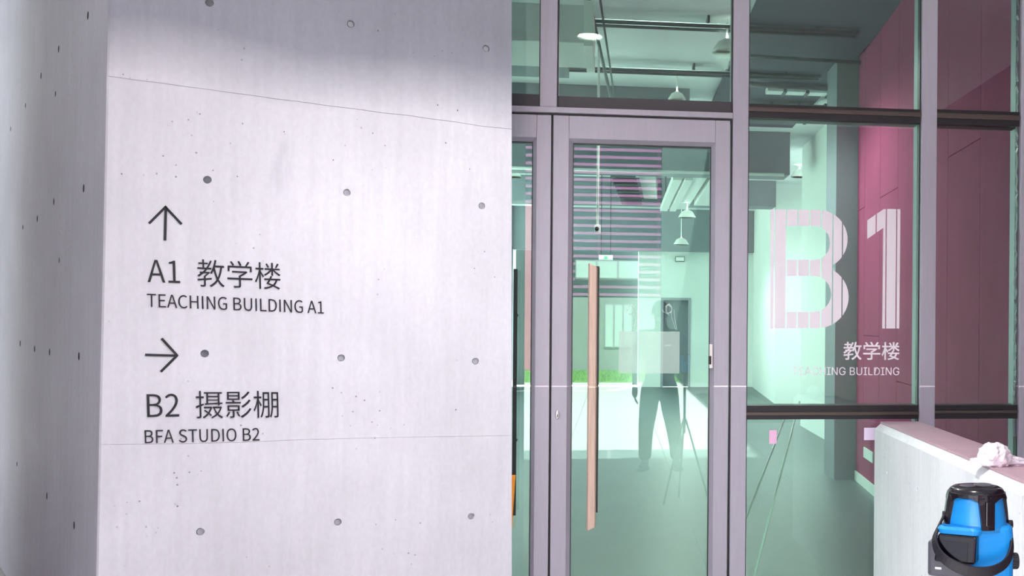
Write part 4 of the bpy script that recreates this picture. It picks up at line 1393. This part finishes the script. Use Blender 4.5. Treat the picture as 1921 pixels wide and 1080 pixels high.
def rib(ang, w_top, w_bot, z0, name='cage_rib', mt=None):
    prof = [(46 * U_, dz(914)), (53.5 * U_, dz(921)), (57 * U_, dz(938)), (60 * U_, dz(960)), (63 * U_, z0)]
    m_ = MB()
    outer, rings = [], []
    for i, (r, z) in enumerate(prof):
        t_ = i / (len(prof) - 1)
        w = (w_top * (1 - t_) + w_bot * t_) * U_
        ri = r - 9 * U_
        a, b_ = w / r, w / ri
        rings.append([(r * math.cos(ang - a), r * math.sin(ang - a), z), (r * 1.01 * math.cos(ang), r * 1.01 * math.sin(ang), z), (r * math.cos(ang + a), r * math.sin(ang + a), z),
                      (ri * math.cos(ang + b_), ri * math.sin(ang + b_), z), (ri * math.cos(ang - b_), ri * math.sin(ang - b_), z)])
    m_.loops(rings)
    return obj(name, m_, mt or M_black, ll, ML)


r0 = rib(TURN, 18, 12, dz(984))
obj('laser_window', box(-5 * U_, 5 * U_, -63.5 * U_, -59 * U_, dz(976), dz(932)), M_lens, r0, ML @ Matrix.Rotation(TURN + math.pi / 2, 4, 'Z'), bevel=0.001)
for a in (90, 180, 270):
    rib(TURN + math.radians(a), 16, 10, dz(990))
# black arches closing the windows at the top
for a in (45, 135, 225, 315):
    ang = TURN + math.radians(a)
    m_ = MB()
    rings = []
    for i in range(9):
        q = ang - .62 + 1.24 * i / 8
        dep = 6 + 14 * (abs(i - 4) / 4) ** 2
        r1, r2 = 54 * U_, 57.5 * U_
        rings.append([(r1 * math.cos(q) * .93, r1 * math.sin(q) * .93, dz(919)), (r1 * math.cos(q), r1 * math.sin(q), dz(921)), (r2 * math.cos(q) * .985, r2 * math.sin(q) * .985, dz(920 + dep)), (r2 * math.cos(q) * .93, r2 * math.sin(q) * .93, dz(920 + dep))])
    m_.loops(rings)
    obj('cage_arch', m_, M_black, ll, ML)
# light blue ledge on the display side
RF = Matrix.Rotation(math.radians(-24), 4, 'Z')
m_ = MB()
rings = []
for z, g in ((dz(992), 0), (dz(984), 2 * U_), (dz(979), -2 * U_)):
    rings.append([(x, y, z) for x, y in rounded(-56 * U_ - g, 22 * U_ + g, -70 * U_ - g, 30 * U_ + g, 14 * U_)])
m_.loops(rings)
obj('ledge', m_, M_blue, ll, ML @ RF)
# black display housing, sloping glossy face
m_ = MB()
x0, x1 = -58 * U_, 18 * U_
m_.hexa([(x0, -84 * U_, dz(1042)), (x1, -84 * U_, dz(1042)), (x1, -20 * U_, dz(1042)), (x0, -20 * U_, dz(1042)),
         (x0 + 4 * U_, -72 * U_, dz(992.5)), (x1, -72 * U_, dz(992.5)), (x1, -20 * U_, dz(992.5)), (x0 + 4 * U_, -20 * U_, dz(992.5))])
dp = obj('display_housing', m_, M_black, ll, ML @ RF, bevel=0.004)
m_ = MB()
m_.hexa([(x0 + 8 * U_, -84.2 * U_, dz(1036)), (x1 - 14 * U_, -84.2 * U_, dz(1036)), (x1 - 14 * U_, -80 * U_, dz(1036)), (x0 + 8 * U_, -80 * U_, dz(1036)),
         (x0 + 10 * U_, -76.8 * U_, dz(1004)), (x1 - 14 * U_, -76.8 * U_, dz(1004)), (x1 - 14 * U_, -72 * U_, dz(1004)), (x0 + 10 * U_, -72 * U_, dz(1004))])
obj('display_face', m_, M_lens, dp, ML @ RF)
# grey battery block low on the left
m_ = MB()
m_.prism(rounded(-74 * U_, 6 * U_, -72 * U_, 10 * U_, 9 * U_), dz(1072), dz(1008))
bt = obj('battery_block', m_, M_greyplast, ll, ML @ RF, bevel=0.004)
obj('battery_latch', box(-58 * U_, -46 * U_, -73.5 * U_, -72 * U_, dz(1058), dz(1054)), M_chrome, bt, ML @ RF)
m_ = MB()
m_.prism(rounded(-56 * U_, 10 * U_, -60 * U_, 4 * U_, 7 * U_), dz(1092), dz(1072))
obj('foot_block', m_, M_rubber, ll, ML @ RF)
# pivots and the carrying bail hanging in front
for px, py, sgn in ((1771, 966, -1), (1895, 982, 1)):
    m_ = MB()
    m_.tube([(dx(px) - 3 * U_ * sgn - (4 * U_ * sgn), 0, dz(py)), (dx(px) + 3.5 * U_ * sgn, 0, dz(py))], 7.5 * U_, 14)
    obj('bail_pivot', m_, M_rubber, ll, ML, smooth=True)
path = []
keys = [(1771, 964, 0), (1757, 982, -30), (1745, 1000, -60), (1747, 1018, -84), (1762, 1034, -102), (1790, 1047, -112), (1820, 1052, -112), (1848, 1049, -104), (1872, 1038, -86), (1886, 1020, -58), (1892, 1000, -26), (1894, 982, 0)]
for i in range(len(keys) - 1):
    p, q = keys[i], keys[i + 1]
    pm, qn = keys[max(i - 1, 0)], keys[min(i + 2, len(keys) - 1)]
    for s in range(4):
        t_ = s / 4
        v = [0.5 * (2 * p[k] + (q[k] - pm[k]) * t_ + (2 * pm[k] - 5 * p[k] + 4 * q[k] - qn[k]) * t_ * t_ + (3 * p[k] - pm[k] - 3 * q[k] + qn[k]) * t_ ** 3) for k in range(3)]
        path.append(v)
path.append(list(keys[-1]))
rings = []
pts = [Vector((dx(a), c * U_ * .85, dz(b_))) for a, b_, c in path]
for i, p in enumerate(pts):
    t_ = (pts[min(i + 1, len(pts) - 1)] - pts[max(i - 1, 0)]).normalized()
    f = math.sin(math.pi * i / (len(pts) - 1))
    hw = (4.0 + 6.0 * f ** 2) * U_
    th = 2.6 * U_
    outw = Vector((p.x * .6, p.y, 0)).normalized() if (p.x or p.y) else Vector((0, -1, 0))
    b_ = t_.cross(outw).normalized()
    a_ = b_.cross(t_).normalized()
    rings.append([p + b_ * hw + a_ * th, p - b_ * hw + a_ * th, p - b_ * hw - a_ * th, p + b_ * hw - a_ * th])
m_ = MB()
m_.loops(rings)
obj('carrying_bail', m_, M_rubber, ll, ML, bevel=0.0015)
# black knurled adjusting knob on the right
kx0 = dx(1891)
m_ = MB()
rings = []
for i, (x, r) in enumerate(((kx0 - 8 * U_, 6), (kx0, 6), (kx0 + .2 * U_, 14), (kx0 + 2 * U_, 15.5), (kx0 + 16 * U_, 15.5), (kx0 + 18.5 * U_, 13.5))):
    rg_ = []
    for k in range(36):
        rr = r * (1 if (k % 2 or r < 10) else .93) * U_
        rg_.append((x, rr * math.cos(2 * math.pi * k / 36), dz(1051) + rr * math.sin(2 * math.pi * k / 36)))
    rings.append(rg_)
m_.loops(rings)
obj('adjusting_knob', m_, M_rubber, ll, ML)
# tripod under it (below the picture)
tp = thing('tripod', 'black tripod under the laser level, below the picture', 'tripod', (0, 0, -DO.z), ML)
obj('column', MB().tube([(0, 0, -.55), (0, 0, 0.0)], 0.012, 12), M_rubber, tp, ML, smooth=True)
obj('head', MB().lathe([(0.03, -.02), (0.034, -.015), (0.034, -.002), (0.0, 0.0)], 20), M_rubber, tp, ML)
for k in range(3):
    a = math.radians(30 + 120 * k)
    obj('leg', MB().tube([(0.012 * math.cos(a), 0.012 * math.sin(a), -.42), (.24 * math.cos(a), .24 * math.sin(a), -DO.z + .004)], 0.009, 10), M_rubber, tp, ML, smooth=True)
# the level's own beam: a flat horizontal fan of light
beam = bpy.data.lights.new('laser_beam', 'POINT')
beam.energy = 90
beam.shadow_soft_size = 0.0
beam.color = (1.0, 0.86, 0.8)
beam.use_nodes = True
nt = beam.node_tree
em = nt.nodes['Emission']
tcn = nt.nodes.new('ShaderNodeTexCoord')
sx_ = nt.nodes.new('ShaderNodeSeparateXYZ')
nt.links.new(tcn.outputs['Normal'], sx_.inputs[0])
ab = nt.nodes.new('ShaderNodeMath')
ab.operation = 'ABSOLUTE'
nt.links.new(sx_.outputs['Z'], ab.inputs[0])
lt_ = nt.nodes.new('ShaderNodeMath')
lt_.operation = 'LESS_THAN'
lt_.inputs[1].default_value = 0.0007
nt.links.new(ab.outputs[0], lt_.inputs[0])
fy = nt.nodes.new('ShaderNodeMath')
fy.operation = 'GREATER_THAN'
fy.inputs[1].default_value = 0.76
nt.links.new(sx_.outputs['Y'], fy.inputs[0])
ml = nt.nodes.new('ShaderNodeMath')
ml.operation = 'MULTIPLY'
fx_ = nt.nodes.new('ShaderNodeMath')
fx_.operation = 'GREATER_THAN'
fx_.inputs[1].default_value = -0.425
nt.links.new(sx_.outputs['X'], fx_.inputs[0])
m2_ = nt.nodes.new('ShaderNodeMath')
m2_.operation = 'MULTIPLY'
nt.links.new(lt_.outputs[0], ml.inputs[0])
nt.links.new(fy.outputs[0], ml.inputs[1])
nt.links.new(ml.outputs[0], m2_.inputs[0])
nt.links.new(fx_.outputs[0], m2_.inputs[1])
nt.links.new(m2_.outputs[0], em.inputs['Strength'])
bo = bpy.data.objects.new('laser_beam', beam)
COL.objects.link(bo)
bo.parent = ll
bo.matrix_basis = Matrix.Translation((0, 67 * U_, Z(724, 1370) - DO.z))

# =================================================================== PERSON (outside, beside the viewer; seen as a reflection in the door glass)
PX_, PY_ = -.320, -6.35
MPn = FR @ Matrix.Translation((PX_, PY_, 0)) @ Matrix.Scale(1.03, 4)
pr = thing('person', 'person in a grey shirt and trousers holding up a phone, reflected in the door glass', 'person', (PX_, PY_, 0))


def skin_mesh(name, verts, edges, radii, material, parent, root=0, sub=2):
    me = bpy.data.meshes.new(name)
    me.from_pydata(verts, edges, [])
    o = bpy.data.objects.new(name, me)
    COL.objects.link(o)
    md = o.modifiers.new('skin', 'SKIN')
    md.use_smooth_shade = True
    sv = me.skin_vertices[0].data
    for i, r in enumerate(radii):
        sv[i].radius = r if isinstance(r, tuple) else (r, r)
        sv[i].use_root = i == root
    ss = o.modifiers.new('sub', 'SUBSURF')
    ss.levels = sub
    ss.render_levels = sub
    bpy.context.view_layer.update()
    m2 = bpy.data.meshes.new_from_object(o.evaluated_get(bpy.context.evaluated_depsgraph_get()))
    bpy.data.objects.remove(o)
    bpy.data.meshes.remove(me)
    for p in m2.polygons:
        p.use_smooth = True
    return put(name, m2, material, parent, MPn)


V, Ed, R = [], [], []


def jv(p, r, prev=None):
    V.append(p)
    R.append(r)
    if prev is not None:
        Ed.append((prev, len(V) - 1))
    return len(V) - 1


pel = jv((0, 0, .96), (.16, .11))
bel = jv((0, .01, 1.12), (.14, .10), pel)
che = jv((0, 0, 1.33), (.16, .115), bel)
nkb = jv((0, -.01, 1.47), (.075, .065), che)
nkt = jv((0, .01, 1.55), (.052, .055), nkb)
hd1 = jv((0, .03, 1.62), (.068, .085), nkt)
hd2 = jv((0, .02, 1.70), (.076, .095), hd1)
hd3 = jv((0, .01, 1.755), (.05, .065), hd2)


def hand(root, base, fwd_, side, thumb_side, curl):
    """palm then five separate fingers of different lengths, each with two knuckle bends"""
    fwd_, side = Vector(fwd_).normalized(), Vector(side).normalized()
    nrm = fwd_.cross(side).normalized()
    palm = jv(tuple(Vector(base)), (.034, .018), root)
    pc = Vector(base) + fwd_ * .045
    pe = jv(tuple(pc), (.038, .016), palm)
    for k, (off, ln) in enumerate(((-.030, .070), (-.010, .082), (.010, .077), (.030, .060))):
        p = pc + side * off + fwd_ * .03
        a = jv(tuple(p), .0095, pe)
        p2 = p + (fwd_ + nrm * curl * .5).normalized() * ln * .5
        b_ = jv(tuple(p2), .0088, a)
        p3 = p2 + (fwd_ * .8 + nrm * curl * 1.3).normalized() * ln * .5
        jv(tuple(p3), .0075, b_)
    t0 = Vector(base) + side * thumb_side * .036 + fwd_ * .02
    a = jv(tuple(t0), .013, palm)
    b_ = jv(tuple(t0 + (side * thumb_side * .6 + fwd_ * .8 + nrm * curl * .3).normalized() * .035), .011, a)
    jv(tuple(t0 + (side * thumb_side * .4 + fwd_ + nrm * curl * .6).normalized() * .065), .009, b_)


# hanging arm
sl = jv((-.185, -.01, 1.42), .062, che)
el = jv((-.255, -.03, 1.13), .043, sl)
wl_ = jv((-.262, .02, .89), .028, el)
hand(wl_, (-.262, .03, .845), (0, .15, -1), (0, 1, .15), 1, .5)
# raised arm with the phone
sr = jv((.195, -.01, 1.42), .062, che)
er = jv((.275, .10, 1.22), .043, sr)
wr2 = jv((.085, .27, 1.47), .028, er)
hand(wr2, (.055, .285, 1.50), (-.35, .05, 1), (0, 1, 0), 1, -.55)
# legs
for sx2, kx2, ax2, fx2 in ((-.09, -.135, -.145, -.19), (.09, .150, .185, .20)):
    hp_ = jv((sx2, 0, .88), .095, pel)
    kn = jv((kx2, .02, .47), .060, hp_)
    an = jv((ax2, -.02, .09), .038, kn)
    ft = jv((ax2, .02, .045), .036, an)
    jv((fx2, .16, .03), .030, ft)
body = skin_mesh('body', V, Ed, R, M_skin, pr)

# face
fc = MB()
fc.tube([(0, .118, 1.685), (0, .138, 1.648), (0, .118, 1.640)], [.008, .015, .012], 8)
obj('nose', fc, M_skin, body, MPn, smooth=True)
m_ = MB()
m_.tube([(-.026, .107, 1.604), (0, .115, 1.602), (.026, .107, 1.604)], [.003, .006, .003], 8)
obj('mouth', m_, mat('lips', lin((120, 70, 66)), .5), body, MPn, smooth=True)
for s in (-1, 1):
    m_ = MB()
    m_.lathe([(0.0, -.011), (.009, -.007), (.012, 0), (.009, .007), (0.0, .011)], 12, (s * .031, .097, 1.678))
    e_ = obj('eye', m_, M_eye, body, MPn, smooth=True)
    m_ = MB()
    m_.lathe([(0.0, -.005), (.005, 0), (0.0, .005)], 10, (s * .031, .107, 1.678))
    obj('iris', m_, M_hair, e_, MPn, smooth=True)
    m_ = MB()
    m_.tube([(s * .078, .0, 1.69), (s * .088, -.012, 1.675), (s * .084, -.006, 1.645), (s * .077, .004, 1.635)], [.008, .012, .009, .006], 8)
    obj('ear', m_, M_skin, body, MPn, smooth=True)
# hair cap
bm = bmesh.new()
bmesh.ops.create_icosphere(bm, subdivisions=4, radius=1)
for v in bm.verts:
    n = v.co.normalized()
    if n.y > .45 and n.z < .42 or n.z < -.45:
        v.co = n * .80
    else:
        v.co = n * (1.0 + .04 * noise.noise(n * 6))
    v.co = Vector((v.co.x * .086, v.co.y * .110 + .008, v.co.z * .108 + 1.695))
me = bpy.data.meshes.new('hair')
bm.to_mesh(me)
bm.free()
put('hair', me, M_hair, body, MPn, smooth=True)
# shirt
V, Ed, R = [], [], []
a = jv((0, 0, .98), (.185, .135))
b_ = jv((0, .01, 1.14), (.165, .125), a)
c = jv((0, 0, 1.34), (.185, .135), b_)
d = jv((0, -.01, 1.475), (.085, .075), c)
for sh, mid, en in (((-.19, -.01, 1.425), (-.225, -.02, 1.28), (-.245, -.026, 1.19)), ((.20, -.01, 1.425), (.24, .04, 1.32), (.26, .075, 1.26))):
    s1 = jv(sh, .080, c)
    s2 = jv(mid, .072, s1)
    jv(en, .070, s2)
skin_mesh('shirt', V, Ed, R, M_shirt, pr)
# trousers
V, Ed, R = [], [], []
a = jv((0, 0, 1.02), (.172, .125))
b_ = jv((0, 0, .93), (.185, .135), a)
for sx2, kx2, ax2 in ((-.10, -.14, -.15), (.10, .152, .188)):
    h1 = jv((sx2, 0, .80), .118, b_)
    h2 = jv((sx2 * 1.15, .01, .66), .108, h1)
    k1 = jv((kx2, .015, .45), .088, h2)
    k2 = jv((ax2, -.01, .20), .075, k1)
    jv((ax2, -.01, .085), .078, k2)
skin_mesh('trousers', V, Ed, R, M_trouser, pr)
for ax2, fx2 in ((-.15, -.195), (.19, .205)):
    V, Ed, R = [], [], []
    a = jv((ax2, -.06, .05), (.040, .045))
    b_ = jv((ax2, .02, .06), (.045, .055), a)
    c = jv((fx2 * .5 + ax2 * .5, .10, .045), (.046, .040), b_)
    jv((fx2, .19, .035), (.038, .030), c)
    sh_ = skin_mesh('shoe', V, Ed, R, M_shoe, pr)
    sole = MB()
    sole.prism([(ax2 - .04, -.10), (ax2 + .04, -.10), (ax2 + .05, .04), (fx2 + .045, .16), (fx2 + .02, .225), (fx2 - .02, .225), (fx2 - .045, .16), (ax2 - .05, .04)], 0.0, .022)
    obj('sole', sole, M_rubber, sh_, MPn, bevel=0.004)
# phone in the raised hand
ph = thing('phone', 'pale phone held up before the face of the reflected person', 'phone', (PX_ - .045, PY_ + .285, 1.55))
RP = MPn @ Matrix.Translation((-.03, .305, 1.595))
obj('phone_body', box(-.034, .034, -.004, .004, -.026, .026).box(-.034, -.03, -.004, .004, -.03, -.026), M_phone, ph, RP, bevel=0.002)
obj('camera_lens', box(.014, .028, .004, .006, .006, .020), M_lens, ph, RP)
